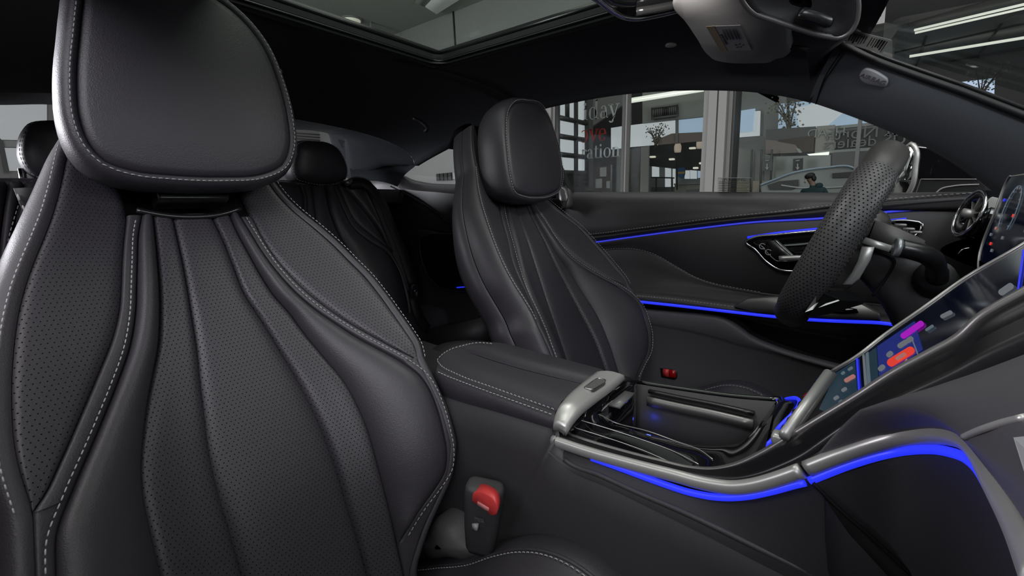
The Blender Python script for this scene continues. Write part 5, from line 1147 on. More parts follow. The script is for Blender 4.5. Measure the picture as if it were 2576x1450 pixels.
# rear view mirror housing
mi = thing('rear_view_mirror', 'dark oval rear view mirror housing with a small lever, at the windshield top', 'mirror', YP(2030, 20, -.03))
mn = A3((.35, -.8, -.5)); mn /= np.linalg.norm(mn); M0 = YP(2030, 30, -.05)
def RP(px, py, o=0.0): return hit(px, py, mn, mn @ M0 + o)
mo_ = smooth_path([RP(*p) for p in ((1866, -10), (1878, 14), (1895, 31), (1945, 51), (2010, 72), (2080, 91), (2112, 94), (2134, 82), (2150, 58), (2156, 30), (2150, -20), (2040, -70), (1900, -60))], 70, closed=True)
c_ = sum(mo_) / 70; rws = [[c_ + (p - c_) * k_ + mn * d for p in mo_] for k_, d in ((.2, -.003), (.8, -.002), (.95, .002), (1.0, 0), (1.03, -.008), (1.03, -.03), (.9, -.05), (.4, -.06))]
V, Fc = grid(rws, close_u=True); mesh('housing', V, Fc, M['soft'], mi)
V, Fc = tube([c_ + (p - c_) * 1.012 for p in mo_], .0026, 8, closed=True); mesh('bright_rim', V, Fc, M['silver_dark'], mi)
P_ = [RP(2008, 32, .004), RP(2050, 42, .005), RP(2092, 58, .004)]; V, Fc = tube(smooth_path(P_, 10), [.004, .006, .006, .006, .006, .006, .006, .006, .006, .004], 10, flat=.7); mesh('mirror_lever', V, Fc, M['glossy_dark'], mi)
V, Fc = tube([c_ - mn * .04, c_ + A3((.06, .0, .08))], .012, 10); mesh('mirror_arm', V, Fc, M['dark'], mi)
# paper label on the windshield
w_n = A3((.31, 0, .62)); w_n /= np.linalg.norm(w_n)
def WP(px, py, o=0.0): return hit(px, py, w_n, w_n @ A3((.0, .43, 1.24)) - o)
pl2 = [WP(*p, .006) for p in ((2142, 76), (2242, 101), (2218, 136), (2125, 108))]
V, Fc = prism(pl2, w_n * .0006); wl = mesh('windshield_label', V, Fc, sheet('clear_label', (.42, .42, .41, 1)), smooth=False); tag(wl, 'printed paper label stuck to the windshield corner above the airbag badge', 'label')
def wat(u, v): return (pl2[0] * (1 - u) + pl2[1] * u) * (1 - v) + (pl2[3] * (1 - u) + pl2[2] * u) * v - w_n * .0006
for u in np.linspace(.06, .94, 15):
    if abs(u - .5) < .03: continue
    V, Fc = tube([wat(u, .12), wat(u, .60 + .3 * random.random())], .0007 if int(u * 100) % 3 else .0014, 4); mesh('print_line', V, Fc, M['ink'], wl)
# ---------------------------------------------------------------- the showroom around the car
ms = {
 'wall': mat('showroom_wall_paint', (.20, .20, .19, 1), .8, spec=.2, noise=(1.2, .04)),
 'wall_d': mat('office_wall_paint', (.13, .13, .125, 1), .8, spec=.2, noise=(1.2, .04)),
 'wall_p': mat('pale_wall_paint', (.27, .275, .262, 1), .8, spec=.2, noise=(1.2, .04)),
 'col': mat('column_paint', (.27, .262, .25, 1), .7, spec=.2, noise=(2, .03)),
 'colg': mat('column_groove', (.20, .19, .18, 1), .7),
 'ceil': mat('ceiling_paint', (.34, .35, .33, 1), .85, spec=.1, noise=(1.5, .03)),
 'floor': mat('showroom_tile', (.34, .33, .32, 1), .3, noise=(3, .08)),
 'frame': mat('dark_window_frame', (.035, .034, .033, 1), .5),
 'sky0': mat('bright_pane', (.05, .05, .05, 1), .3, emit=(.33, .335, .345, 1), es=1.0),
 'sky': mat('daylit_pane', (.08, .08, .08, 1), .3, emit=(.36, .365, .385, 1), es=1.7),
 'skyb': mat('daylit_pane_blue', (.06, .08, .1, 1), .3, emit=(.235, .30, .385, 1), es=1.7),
 'tube': mat('tube_light', (.8, .8, .75, 1), .4, emit=(.62, .61, .54, 1), es=1.6),
 'spot': mat('downlight_lens', (.8, .8, .7, 1), .4, emit=(.75, .70, .58, 1), es=1.0),
 'pend': mat('pendant_glass', (.5, .42, .35, 1), .4, emit=(.34, .26, .20, 1), es=1.0),
 'white': sheet('white_vinyl', (.62, .63, .62, 1)), 'redv': sheet('red_vinyl', (.55, .07, .06, 1)),
 'paper': mat('notice_paper', (.34, .34, .33, 1), .7), 'cork': mat('notice_board', (.095, .075, .065, 1), .8),
 'panel': mat('grey_panel', (.24, .25, .235, 1), .6), 'beige': mat('beige_panel', (.26, .25, .22, 1), .7), 'tan': mat('tan_counter', (.27, .23, .18, 1), .6),
 'sign': mat('dark_sign', (.03, .03, .028, 1), .5), 'signg': mat('grey_sign', (.09, .09, .088, 1), .5), 'letter': mat('sign_letter', (.15, .15, .145, 1), .6),
 'skin': mat('skin', (.26, .17, .13, 1), .5), 'hair': mat('dark_hair', (.012, .010, .009, 1), .5), 'shirt': mat('teal_shirt', (.012, .035, .042, 1), .8),
 'leaf': mat('leaf', (.15, .145, .12, 1), .7), 'bark': mat('bark', (.09, .075, .06, 1), .8), 'carp': mat('black_car_paint', (.012, .012, .012, 1), .22, spec=.25, coat=.1),
 'cglass': mat('dark_car_glass', (.003, .003, .004, 1), .05, spec=.12), 'blue': mat('blue_sign', (.03, .09, .20, 1), .5), 'yel': mat('yellow_sign', (.35, .24, .06, 1), .5),
 'hill': mat('poster_hill', (.20, .165, .15, 1), .6), 'rock': mat('poster_rock', (.07, .055, .045, 1), .6), 'silverc': mat('reflected_car_paint', (.30, .36, .42, 1), .3, .5), 'grille': mat('grille_grey', (.075, .075, .07, 1), .5),
}
PW_Y = 2.6; CZ = 2.82; GX = -2.06
def S(name, V, Fc, m, **k): k.setdefault('smooth', False); return mesh(name, V, Fc, m, kind='structure', **k)
def quad(px, f, v, th=(0, .02, 0)): return prism([f(x, y, v) for x, y in px], th)
def MBj(*L):
    b = MB()
    for q in L: b.add(*q)
    return b.v, b.f
S('showroom_floor', *bx(-9, 8, -6, 10, -.12, 0), ms['floor'])
ceil = S('showroom_ceiling', *MBj(bx(-9, -1.2, -4.5, 10, CZ, CZ + .1), bx(-1.2, .1, -4.5, 4.6, CZ, CZ + .1), bx(.1, 8, -4.5, 1.2, CZ, CZ + .6)), ms['ceil'])
wl = S('wall_back', *bx(-9, GX - 1.10, PW_Y, PW_Y + .12, 0, CZ), ms['wall_p'])
S('wall_upper', *bx(GX - 1.1, .0, PW_Y, PW_Y + .12, 1.93, CZ), ms['wall_p'])
wr = S('wall_rear', *bx(-6.1, -6.0, -4.5, 10, 0, CZ), ms['wall'])
S('wall_side', *bx(-9, 2.0, -4.7, -4.5, 0, CZ + .1), ms['wall'])
# wall joint, seen through the sunroof
a, b_ = YP(1140, 28, PW_Y - .003), YP(1147, 142, PW_Y - .003); V, Fc = tube([a, b_, A3((b_[0], b_[1], 1.95))], .012, 4); mesh('wall_joint', V, Fc, ms['frame'], wl)
# round ceiling lamp, sprinkler, bright skylight edge
dl = thing('ceiling_lamp', 'round cream ceiling lamp seen through the glass sunroof', 'lamp', ZP(885, 48, CZ))
V, Fc = tube([ZP(885, 48, CZ), ZP(885, 48, CZ) - A3((0, 0, .02))], .085, 20); mesh('lamp_lens', V, Fc, ms['spot'], dl)
V, Fc = tube([ZP(885, 48, CZ) + A3((.095 * math.cos(a), .095 * math.sin(a), -.006)) for a in np.linspace(0, 6.0, 24)], .012, 6, closed=True); mesh('lamp_ring', V, Fc, ms['col'], dl)
sp = thing('sprinkler', 'small ceiling sprinkler beside the round lamp above the sunroof', 'sprinkler', ZP(933, 55, CZ))
c = ZP(933, 55, CZ); V, Fc = tube([c, c - A3((0, 0, .08))], .012, 8); mesh('sprinkler_body', V, Fc, ms['col'], sp)
V, Fc = tube([c - A3((0, 0, .08)), c - A3((0, 0, .09))], .035, 10); mesh('deflector', V, Fc, ms['frame'], sp)
V, Fc = prism([ZP(1070, 18, CZ - .03), ZP(1098, 36, CZ - .03), ZP(1162, -4, CZ - .03), ZP(1130, -40, CZ - .03)], (0, 0, .028)); sk = mesh('ceiling_light', V, Fc, mat('panel_light', (.6, .6, .6, 1), .5, emit=(.17, .17, .17, 1), es=1)); tag(sk, 'bright ceiling light panel seen at the top of the sunroof', 'lamp')
V, Fc = prism([ZP(1045, 8, CZ - .02), ZP(1070, 18, CZ - .02), ZP(1092, -10, CZ - .02), ZP(1060, -30, CZ - .02)], (0, 0, .015)); mesh('panel_edge', V, Fc, ms['ceil'], sk)
# rear wall: slatted door and bright panes
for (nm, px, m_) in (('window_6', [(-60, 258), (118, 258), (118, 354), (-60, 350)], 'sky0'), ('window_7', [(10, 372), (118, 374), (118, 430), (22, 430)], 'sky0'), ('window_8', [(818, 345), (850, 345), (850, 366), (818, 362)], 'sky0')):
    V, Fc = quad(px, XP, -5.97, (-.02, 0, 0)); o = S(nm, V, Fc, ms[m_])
V, Fc = quad([(-80, 352), (118, 356), (118, 372), (-80, 368)], XP, -5.95, (-.03, 0, 0)); mesh('window_frame', V, Fc, ms['panel'], wr, smooth=False)
V, Fc = quad([(-8, 340), (8, 356), (24, 432), (10, 434)], XP, -5.93, (-.03, 0, 0)); mesh('window_frame', V, Fc, ms['frame'], wr, smooth=False)
for k in range(4):
    y = 333 + k * 7; V, Fc = tube([XP(700, y - 2, -5.98), XP(828, y + 8, -5.98)], .006, 4); mesh('slat_joint', V, Fc, ms['grille'], wr)
# ---- through the quarter window
for (x0, x1, m_, d) in ((1156, 1166, 'frame', .0), (1167, 1183, 'col', -.03), (1186, 1196, 'sky', -.01)):
    a, b_ = YP(x0, 330, PW_Y - .02 + d), YP(x1, 330, PW_Y - .02 + d); V, Fc = bx(a[0], b_[0], PW_Y - .03 + d, PW_Y + .05, 0, 1.93); S('trim_%d' % (1 + (x0 > 1160) + (x0 > 1180)), V, Fc, ms[m_])
nt = thing('notice_rack', 'dark wall rack with four slots and a white sheet seen through the quarter window', 'rack', YP(1122, 452, PW_Y - .04))
for k in range(4):
    x = 1095 + k * 10; V, Fc = quad([(x + 2, 438 - k), (x + 9, 437 - k), (x + 10, 454 - k * .3), (x + 3, 455 - k * .3)], YP, PW_Y - .03, (0, .02, 0)); mesh('rack_slot', V, Fc, ms['sign'], nt, smooth=False)
V, Fc = quad([(1138, 435), (1145, 434), (1146, 451), (1139, 451)], YP, PW_Y - .03, (0, .02, 0)); mesh('white_sheet', V, Fc, ms['paper'], nt, smooth=False)
# ---- glazed side wall of the office (dark grid of panes)
gw = S('wall_glazed', *bx(GX - .05, GX - .03, PW_Y, 4.2, 0, .95), ms['wall_d'])
V, Fc = quad([(1176, 250), (1374, 250), (1374, 470), (1176, 470)], YP, PW_Y + .03); S('window_9', V, Fc, ms['sky'])
for y in (300, 345, 392):
    a, b_ = YP(1180, y - 20, PW_Y + .02), YP(1374, y - 2, PW_Y + .02); V, Fc = tube([a, b_], .02, 6); mesh('muntin', V, Fc, ms['frame'], gw)
V, Fc = bx(YP(1372, 350, PW_Y)[0], YP(1395, 350, PW_Y)[0], PW_Y - .06, PW_Y + .02, 0, 1.95); S('column_1', V, Fc, ms['col'])
V, Fc = bx(YP(1396, 350, PW_Y)[0], YP(1402, 350, PW_Y)[0], PW_Y - .04, PW_Y + .02, 0, 1.95); mesh('post', V, Fc, ms['colg'], gw, smooth=False)
V, Fc = quad([(1403, 225), (1476, 245), (1476, 436), (1403, 436)], XP, GX, (-.02, 0, 0)); S('window_10', V, Fc, ms['sky'])
bars = [((1403, 295), (1476, 311)), ((1403, 342), (1476, 353)), ((1403, 388), (1476, 396)), ((1403, 434), (1476, 436)), ((1449, 240), (1449, 470)), ((1403, 240), (1403, 470)), ((1427, 225), (1427, 301)), ((1476, 230), (1476, 470))]
for (p, q) in bars:
    V, Fc = tube([XP(*p, GX + .02), XP(*q, GX + .02)], .022, 6); mesh('muntin', V, Fc, ms['frame'], gw)
V, Fc = quad([(1476, 230), (1492, 236), (1492, 480), (1476, 480)], XP, GX, (-.02, 0, 0)); mesh('wall_panel', V, Fc, ms['wall_d'], gw, smooth=False)
# ---- office beyond the glass front
OY = 5.5
S('office_wall', *bx(-9, .1, OY + .05, OY + .15, 0, CZ), ms['wall_d'])
def oq(name, px, y, m_, parent=None, th=.03, kind='structure'):
    V, Fc = quad(px, YP, y, (0, th, 0)); o = mesh(name, V, Fc, ms[m_], parent, smooth=False)
    if kind and parent is None: o['kind'] = kind
    return o
oq('wall_soffit', [(1480, 236), (1570, 205), (1570, 262), (1490, 318)], 4.2, 'wall')
oq('wall_panel', [(1616, 190), (1780, 190), (1780, 292), (1616, 310)], 4.4, 'wall_p', th=.1)
oq('wall_panel', [(1578, 190), (1586, 190), (1586, 312), (1578, 313)], 4.3, 'wall')
oq('window_11', [(1537, 322), (1569, 317), (1569, 372), (1537, 376)], 4.4, 'sky')  # this pane and the next two: windows reflected in the glass, built as glowing panes
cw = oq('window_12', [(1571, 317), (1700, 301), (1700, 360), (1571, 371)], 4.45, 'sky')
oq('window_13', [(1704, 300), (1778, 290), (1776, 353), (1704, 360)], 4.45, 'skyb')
oq('window_frame', [(1699, 300), (1705, 299), (1705, 360), (1699, 360)], 4.4, 'wall', cw)
oq('rooftop', [(1655, 350), (1690, 336), (1776, 332), (1776, 354), (1655, 365)], 4.42, 'hill', cw)
V, Fc = quad([(1641, 274), (1704, 264), (1705, 289), (1641, 297)], YP, 4.37, (0, .03, 0)); vg = mesh('wall_vent', V, Fc, ms['grille'], smooth=False); tag(vg, 'rectangular air vent high on the office wall', 'vent')
for k in range(12):
    x = 1644 + k * 5; V, Fc = tube([YP(x, 276 - k * .75, 4.365), YP(x, 294 - k * .6, 4.365)], .012, 4); mesh('vent_slat', V, Fc, ms['frame'] if 4 < k < 8 else ms['signg'], vg)
V, Fc = tube([YP(*p, 4.36) for p in ((1639, 273), (1706, 262), (1707, 290), (1639, 299))], .012, 4, closed=True); mesh('vent_frame', V, Fc, ms['wall'], vg)
oq('trim_4', [(1612, 370), (1632, 367), (1630, 492), (1610, 492)], 4.3, 'col')
oq('wall_panel', [(1578, 374), (1611, 371), (1609, 492), (1578, 492)], 4.5, 'wall_d')
oq('office_ceiling_panel', [(1633, 366), (1780, 354), (1780, 432), (1633, 418)], 4.9, 'frame')
oq('trim_5', [(1552, 375), (1569, 373), (1568, 492), (1549, 492)], 4.3, 'wall')
nb = thing('notice_board', 'brown notice board with three white papers behind the glass office front', 'notice board', YP(1515, 485, 4.25))
oq('board', [(1493, 419), (1537, 416), (1536, 492), (1492, 492)], 4.25, 'cork', nb)
for px in ([(1509, 422), (1525, 420), (1525, 444), (1509, 445)], [(1498, 451), (1514, 449), (1514, 473), (1498, 474)], [(1525, 456), (1534, 455), (1534, 474), (1525, 474)]): oq('paper', px, 4.23, 'paper', nb, .01)
V, Fc = tube([YP(1538, 415, 4.24), YP(1537, 492, 4.24)], .012, 4); mesh('board_frame', V, Fc, ms['wall'], nb)
for k, (x, y) in enumerate(((1682, 360), (1742, 373), (1642, 395), (1690, 401), (1766, 411), (1750, 423))):
    c = YP(x, y, 4.85); V, Fc = box(c, .075 - .004 * k, .05, .022, None, .008); o = mesh('downlight', V, Fc, ms['spot'])
    tag(o, 'small oblong ceiling downlight in the office, %s' % ('largest, under the window band' if k == 0 else 'between the two pendant lamps' if k == 1 else 'beside the grey post' if k == 2 else 'low in the middle of the ceiling' if k == 3 else 'nearest the white column' if k == 4 else 'lowest of all'), 'downlight', 'office downlights')
for k, (x, y, s) in enumerate(((1705, 372, 1.0), (1762, 361, 1.08))):
    c = YP(x, y, 4.7); rows = [[c + A3((r_ * s * math.cos(a), r_ * s * math.sin(a), z * s)) for a in np.linspace(0, 2 * math.pi, 16, endpoint=False)] for r_, z in ((.010, .055), (.030, .045), (.040, .015), (.040, -.02), (.034, -.052), (.001, -.05))]
    t_ = thing('pendant_lamp', ('cream pendant lamp nearer the middle of the office' if k == 0 else 'cream pendant lamp beside the white column'), 'lamp', c + A3((0, 0, .2)), 'office pendant lamps')
    V, Fc = grid(rows, close_u=True); mesh('shade', V, Fc, ms['pend'], t_); V, Fc = tube([c + A3((0, 0, .05)), A3((c[0], c[1], CZ))], .003, 5); mesh('cord', V, Fc, ms['frame'], t_)
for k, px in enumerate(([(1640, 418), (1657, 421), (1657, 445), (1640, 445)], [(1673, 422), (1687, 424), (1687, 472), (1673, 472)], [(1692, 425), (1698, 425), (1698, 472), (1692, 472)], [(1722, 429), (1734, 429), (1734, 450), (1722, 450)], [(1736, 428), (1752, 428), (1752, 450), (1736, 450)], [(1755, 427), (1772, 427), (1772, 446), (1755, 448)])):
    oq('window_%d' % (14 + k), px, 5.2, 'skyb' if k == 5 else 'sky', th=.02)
oq('wall_panel', [(1633, 418), (1780, 430), (1780, 492), (1633, 492)], 5.3, 'panel')
ct = thing('reception_counter', 'beige reception counter at the back of the office', 'counter', YP(1730, 489, 4.9))
oq('counter_front', [(1697, 466), (1770, 462), (1770, 690), (1697, 690)], 4.9, 'beige', ct, .3); oq('counter_top', [(1695, 462), (1772, 458), (1772, 462), (1695, 466)], 4.88, 'panel', ct, .35)
oq('monitor', [(1726, 478), (1764, 475), (1766, 492), (1726, 492)], 4.8, 'signg', ct)
dk = thing('office_desk', 'dark office desk with clutter in front of the bright back windows', 'desk', YP(1660, 489, 5.0))
oq('desk_panel', [(1638, 445), (1690, 446), (1690, 449), (1638, 448)], 5.0, 'frame', dk, .1); oq('desk_front', [(1638, 472), (1697, 470), (1697, 690), (1638, 690)], 5.0, 'grille', dk, .1)
for x in (1649, 1688): oq('desk_post', [(x, 446), (x + 3, 446), (x + 3, 490), (x, 490)], 4.99, 'frame', dk, .03)
sg = thing('hanging_sign', 'blue and yellow shield shaped sign hanging in the office', 'sign', YP(1714, 421, 4.75))
oq('sign_top', [(1704, 423), (1722, 421), (1722, 432), (1704, 433)], 4.75, 'blue', sg); oq('sign_band', [(1703, 433), (1722, 432), (1722, 437), (1703, 438)], 4.75, 'yel', sg); oq('sign_foot', [(1704, 438), (1722, 437), (1719, 446), (1713, 449), (1707, 446)], 4.75, 'blue', sg)
V, Fc = tube([YP(1703, 320, 4.75), YP(1703, 478, 4.75)], .008, 5); mesh('sign_pole', V, Fc, ms['frame'], sg)
# ---- glass front of the office: mullions, pane, broad white column
gf = S('glass_front', *bx(GX, .1, PW_Y + .02, PW_Y + .03, 0, 1.93), glass('office_glass', (.90, .92, .91, 1), .005))
for x0, x1, m_ in ((1568, 1575, 'frame'), (1576, 1580, 'colg'), (2155, 2165, 'signg')):
    a, b_ = YP(x0, 350, PW_Y), YP(x1, 350, PW_Y); V, Fc = bx(a[0], b_[0], PW_Y - .03, PW_Y + .04, 0, 1.95); mesh('mullion', V, Fc, ms[m_], gf, smooth=False)
cb_ = None
for x0, x1, m_, d in ((1773, 1785, 'col', .0), (1785, 1805, 'col', -.05), (1805, 1809, 'colg', -.03), (1809, 1829, 'col', -.05), (1829, 1832, 'colg', -.03), (1832, 1844, 'col', .0), (1845, 1851, 'frame', .0)):
    a, b_ = YP(x0, 350, PW_Y + d), YP(x1, 350, PW_Y + d); V, Fc = bx(a[0], b_[0], PW_Y - .06 + d, PW_Y + .10, 0, 1.95)
    if cb_ is None: cb_ = S('column_2', V, Fc, ms[m_])
    else: mesh('column_strip', V, Fc, ms[m_], cb_, smooth=False)
# vinyl lettering on the glass, with bracketed serifs
class Glyphs:
    def __init__(s, o, h): s.o = A3(o); s.h = h; s.b = MB(); s.x = 0.0
    def p(s, x, z): return s.o + A3(((s.x + x) * s.h * .84, 0, z * s.h))
    def poly(s, pts): s.b.add(*prism([s.p(*q) for q in pts], (0, -.004, 0)))
    def bar(s, x0, z0, x1, z1): s.poly([(x0, z0), (x1, z0), (x1, z1), (x0, z1)])
    def ser(s, x, z, w=.13): s.bar(x - w, z - .0, x + w, z + .03)
    def stem(s, x, z0, z1, w=.055, top=True, bot=True):
        s.bar(x - w, z0, x + w, z1)
        if bot: s.ser(x, z0)
        if top: s.poly([(x - .13, z1 - .06), (x + w, z1 - .05), (x + w, z1)])
    def bowl(s, cx, cz, rx, rz, a0=0, a1=360, th=.10, tn=.028):
        n = 20; O = []; I = []
        for k in range(n + 1):
            a = math.radians(a0 + (a1 - a0) * k / n); c_, s_ = math.cos(a), math.sin(a); t = tn + (th - tn) * abs(c_) ** 1.5
            O.append(s.p(cx + rx * c_, cz + rz * s_)); I.append(s.p(cx + (rx - t) * c_, cz + (rz - tn) * s_))
        V, Fc = solid([O, I], (0, -.004, 0)); s.b.add(V, Fc)
    def put(s, ch):
        x = .5
        if ch == 'l': s.stem(.15, 0, .74); w = .32
        elif ch == 'i': s.stem(.15, 0, .47); s.bowl(.13, .62, .06, .06, th=.06, tn=.06); w = .32
        elif ch == 'd': s.bowl(.22, .235, .20, .245); s.stem(.40, 0, .74); w = .58
        elif ch == 'b': s.bowl(.32, .235, .20, .245); s.stem(.14, 0, .74, bot=False); w = .56
        elif ch == 'a': s.bowl(.18, .13, .16, .14); s.bowl(.20, .32, .15, .155, 0, 160, .09); s.bar(.27, .0, .36, .33); s.bar(.30, 0, .43, .03); w = .47
        elif ch == 'o': s.bowl(.24, .235, .23, .245); w = .52
        elif ch == 'y': s.poly([(.02, .47), (.12, .47), (.31, .0), (.25, -.06)]); s.poly([(.42, .47), (.46, .47), (.24, -.10), (.20, -.10)]); s.ser(.08, .45, .12); s.ser(.43, .45, .09); s.bowl(.13, -.13, .11, .08, 180, 400, .07, .05); w = .50
        elif ch == 'v': s.poly([(.02, .47), (.13, .47), (.28, .06), (.24, 0)]); s.poly([(.40, .47), (.45, .47), (.27, 0), (.23, 0)]); s.ser(.08, .45, .12); s.ser(.42, .45, .09); w = .48
        elif ch == 'e': s.bowl(.22, .235, .20, .245, 10, 330); s.bar(.05, .25, .42, .28); w = .46
        elif ch == 'r': s.stem(.13, 0, .47); s.bowl(.27, .33, .14, .14, 40, 150, .05, .04); s.bowl(.35, .40, .05, .05, th=.05, tn=.05); w = .40
        elif ch == 't': s.bar(.10, .06, .19, .60); s.bar(.0, .44, .30, .47); s.bowl(.21, .09, .11, .095, 180, 330, .08); w = .32
        elif ch == 'n': s.stem(.12, 0, .47); s.bowl(.28, .29, .17, .19, 0, 170, .09); s.bar(.36, 0, .46, .30); s.ser(.41, 0); w = .57
        elif ch == 'H': s.stem(.15, 0, .70, .065); s.stem(.55, 0, .70, .065); s.bar(.15, .34, .55, .37); w = .74
        elif ch == 'L': s.stem(.15, 0, .70, .065); s.bar(.1, 0, .5, .03); s.bar(.46, 0, .5, .16); w = .54
        elif ch == 'C': s.bowl(.34, .35, .33, .36, 50, 310, .12); s.bar(.50, .45, .54, .62); w = .64
        s.x += w
W_ = {'l': .32, 'i': .32, 'd': .58, 'b': .56, 'a': .47, 'o': .52, 'y': .50, 'v': .48, 'e': .46, 'r': .40, 't': .32, 'n': .57, 'H': .74, 'L': .54, 'C': .64}
LY = 3.0
S('inner_glass', *bx(GX, YP(1572, 350, LY)[0], LY + .01, LY + .016, 0, 2.3), glass('inner_pane', (.95, .95, .95, 1), .002))
lt = thing('window_lettering', 'holiday greeting in white and red serif letters on the office glass', 'lettering', YP(1500, 300, LY))
for word, right, base, hh, m_ in (('Holiday', (1557, 297), (1520, 297), 66, 'white'), ('Love', (1527, 355), (1510, 355), 66, 'redv'), ('Celebration', (1561, 393), (1530, 396), 52, 'white')):
    h_ = np.linalg.norm(YP(1520, 300, LY) - YP(1520, 300 + hh, LY)); tot = .84 * sum(W_[c_] for c_ in word); rx_ = YP(right[0], right[1], LY)[0]; zb = YP(base[0], base[1], LY)[2]
    sc_ = min(1.0, 1.0); x0 = rx_ - tot * h_
    if x0 < GX - .5: pass
    for ch in word:
        g = Glyphs((x0, LY, zb), h_); g.put(ch); x0 += g.x * h_ * .84
        mesh('letter', g.b.v, g.b.f, ms[m_], lt, smooth=False)
# ---- right hand office: walls, windows, posters, signs
RY = 4.0
oq('wall_panel', [(1851, 170), (1960, 170), (1960, 262), (1851, 205)], 4.3, 'wall'); oq('wall_panel', [(1851, 200), (1985, 200), (1960, 395), (1851, 372)], RY + .3, 'wall')
rw_ = oq('wall_right', [(1845, 140), (2245, 100), (2245, 520), (1845, 520)], RY + .6, 'wall')
oq('window_20', [(1848, 281), (1899, 273), (1893, 331), (1846, 332)], RY + .2, 'skyb'); oq('window_21', [(1899, 280), (1912, 279), (1910, 341), (1847, 346), (1847, 334), (1895, 332)], RY + .25, 'sky')
bw = oq('window_22', [(1960, 262), (2062, 250), (2230, 300), (2230, 306), (2160, 314), (1990, 329), (1957, 325)], RY + .1, 'skyb')
oq('cloud_pane', [(2000, 272), (2060, 258), (2120, 285), (2080, 318), (2010, 322)], RY + .09, 'sky', bw, .005)
oq('window_frame', [(1979, 255), (1985, 254), (1985, 326), (1979, 326)], RY + .07, 'frame', bw)
oq('roof_edge', [(2000, 327), (2235, 304), (2235, 312), (2000, 334)], RY + .06, 'panel', bw)
po = thing('car_poster', 'large poster of a landscape with a vehicle on the office wall', 'poster', YP(1985, 388, RY))
oq('poster_sheet', [(1927, 326), (2052, 318), (2047, 382), (1925, 389)], RY, 'signg', po); oq('poster_hill', [(1926, 352), (1954, 354), (2000, 362), (2016, 384), (1926, 388)], RY - .012, 'hill', po, .008)
oq('poster_rock', [(1958, 352), (2048, 341), (2047, 381), (2018, 384), (2002, 364), (1956, 356)], RY - .014, 'rock', po, .008); oq('poster_road', [(2001, 372), (2012, 375), (2018, 384), (2010, 385)], RY - .018, 'white', po, .006)
oq('beige_wall_panel', [(2054, 318), (2101, 314), (2099, 377), (2050, 381)], RY, 'beige')
ds = thing('dealer_sign', 'dark sign with mirrored lettering on the office wall behind the wheel top', 'sign', YP(2170, 376, RY))
oq('sign_board', [(2104, 332), (2245, 316), (2243, 366), (2100, 376)], RY, 'sign', ds)
def mirror_text(body, px0, px1, size, y, m_, par, nm):
    a, b_ = YP(*px0, y), YP(*px1, y); return text(body, size, m_, nm, par, basis((a + b_) / 2, b_ - a, (0, 0, 1)) , .002, mirror=True)
mirror_text('of North', (2108, 339), (2238, 329), .135, RY - .012, ms['letter'], ds, 'sign_lettering'); mirror_text('US dealers', (2108, 362), (2238, 352), .12, RY - .012, ms['letter'], ds, 'sign_lettering')
mirror_text('HEAD', (2058, 336), (2098, 333), .10, RY - .008, ms['panel'], rw_, 'wall_lettering')
oq('panel_band', [(2050, 381), (2240, 368), (2240, 376), (2050, 388)], RY - .01, 'panel'); lp_ = oq('light_strip_lamp', [(2030, 388), (2086, 382), (2084, 394), (2040, 394)], RY - .02, 'tube', kind=None); tag(lp_, 'short white strip lamp under the beige wall panel', 'lamp')
oq('partition_panel', [(1946, 394), (2090, 390), (2088, 456), (1942, 456)], RY - .05, 'panel'); oq('partition_panel', [(1856, 372), (1944, 392), (1938, 456), (1853, 456)], RY - .06, 'wall')
for x in (1892, 1916, 1942): V, Fc = tube([YP(x, 376, RY - .09), YP(x - 4, 490, RY - .09)], .008, 4); mesh('panel_joint', V, Fc, ms['signg'], rw_)
oq('dark_panel', [(2094, 384), (2155, 380), (2150, 448), (2092, 450)], RY - .05, 'signg')
oq('lower_panel', [(1850, 456), (2230, 452), (2230, 495), (1850, 495)], RY - .08, 'tan')
for k, (x, m_) in enumerate(((1994, 'sign'), (1917, 'signg'))):
    as_ = thing('arrow_sign', ('dark sign with white down arrow above the seated person' if k == 0 else 'grey faint down arrow sign left of the darker one'), 'sign', YP(x + 12, 430, RY - .2), 'down arrow signs')
    oq('sign_board', [(x + 1, 400), (x + 26, 398), (x + 25, 429), (x, 430)], RY - .2, m_, as_, .02)
    oq('arrow', [(x + 11, 412), (x + 14, 412), (x + 14, 422), (x + 18, 420), (x + 12.5, 428), (x + 7, 420), (x + 11, 422)], RY - .21, 'white', as_, .006); oq('sign_caption', [(x + 8, 403), (x + 18, 402), (x + 18, 405), (x + 8, 406)], RY - .21, 'panel', as_, .006)
# trees outside the bright windows
def tree(nm, px, py, y, h_, wd, n, lab):
    t_ = thing(nm, lab, 'tree', YP(px, py, y)); c = YP(px, py, y); rnd = random.Random(px); tr = MB(); lf = MB()
    for k in range(6):
        a = rnd.uniform(-.6, .6); P_ = smooth_path([c, c + A3((a * wd * .3, 0, h_ * .4)), c + A3((a * wd, 0, h_ * rnd.uniform(.7, 1)))], 6); tr.add(*tube(P_, [.012, .01, .008, .006, .005, .003], 5))
        for j in range(n // 4):
            p = P_[rnd.randint(1, 5)] + A3((rnd.gauss(0, wd * .16), rnd.uniform(-.02, .02), rnd.gauss(0, h_ * .10))); r_ = rnd.uniform(.005, .012); b_ = rnd.uniform(0, 6)
            lf.add([p + A3((r_ * math.cos(b_ + q), r_ * .4 * math.sin(3 * q), r_ * math.sin(b_ + q))) for q in (0, 1.57, 3.14, 4.71)], [(0, 1, 2, 3)])
    tr.build('trunk', ms['bark'], t_); lf.build('leaves', ms['leaf'], t_, kind='stuff', smooth=False)
tree('street_tree', 1985, 334, RY + .03, .30, .22, 150, 'sparse tree outside the large blue window of the right office')
tree('street_tree', 1650, 368, 4.40, .22, .16, 100, 'small sparse tree outside the clerestory window band')
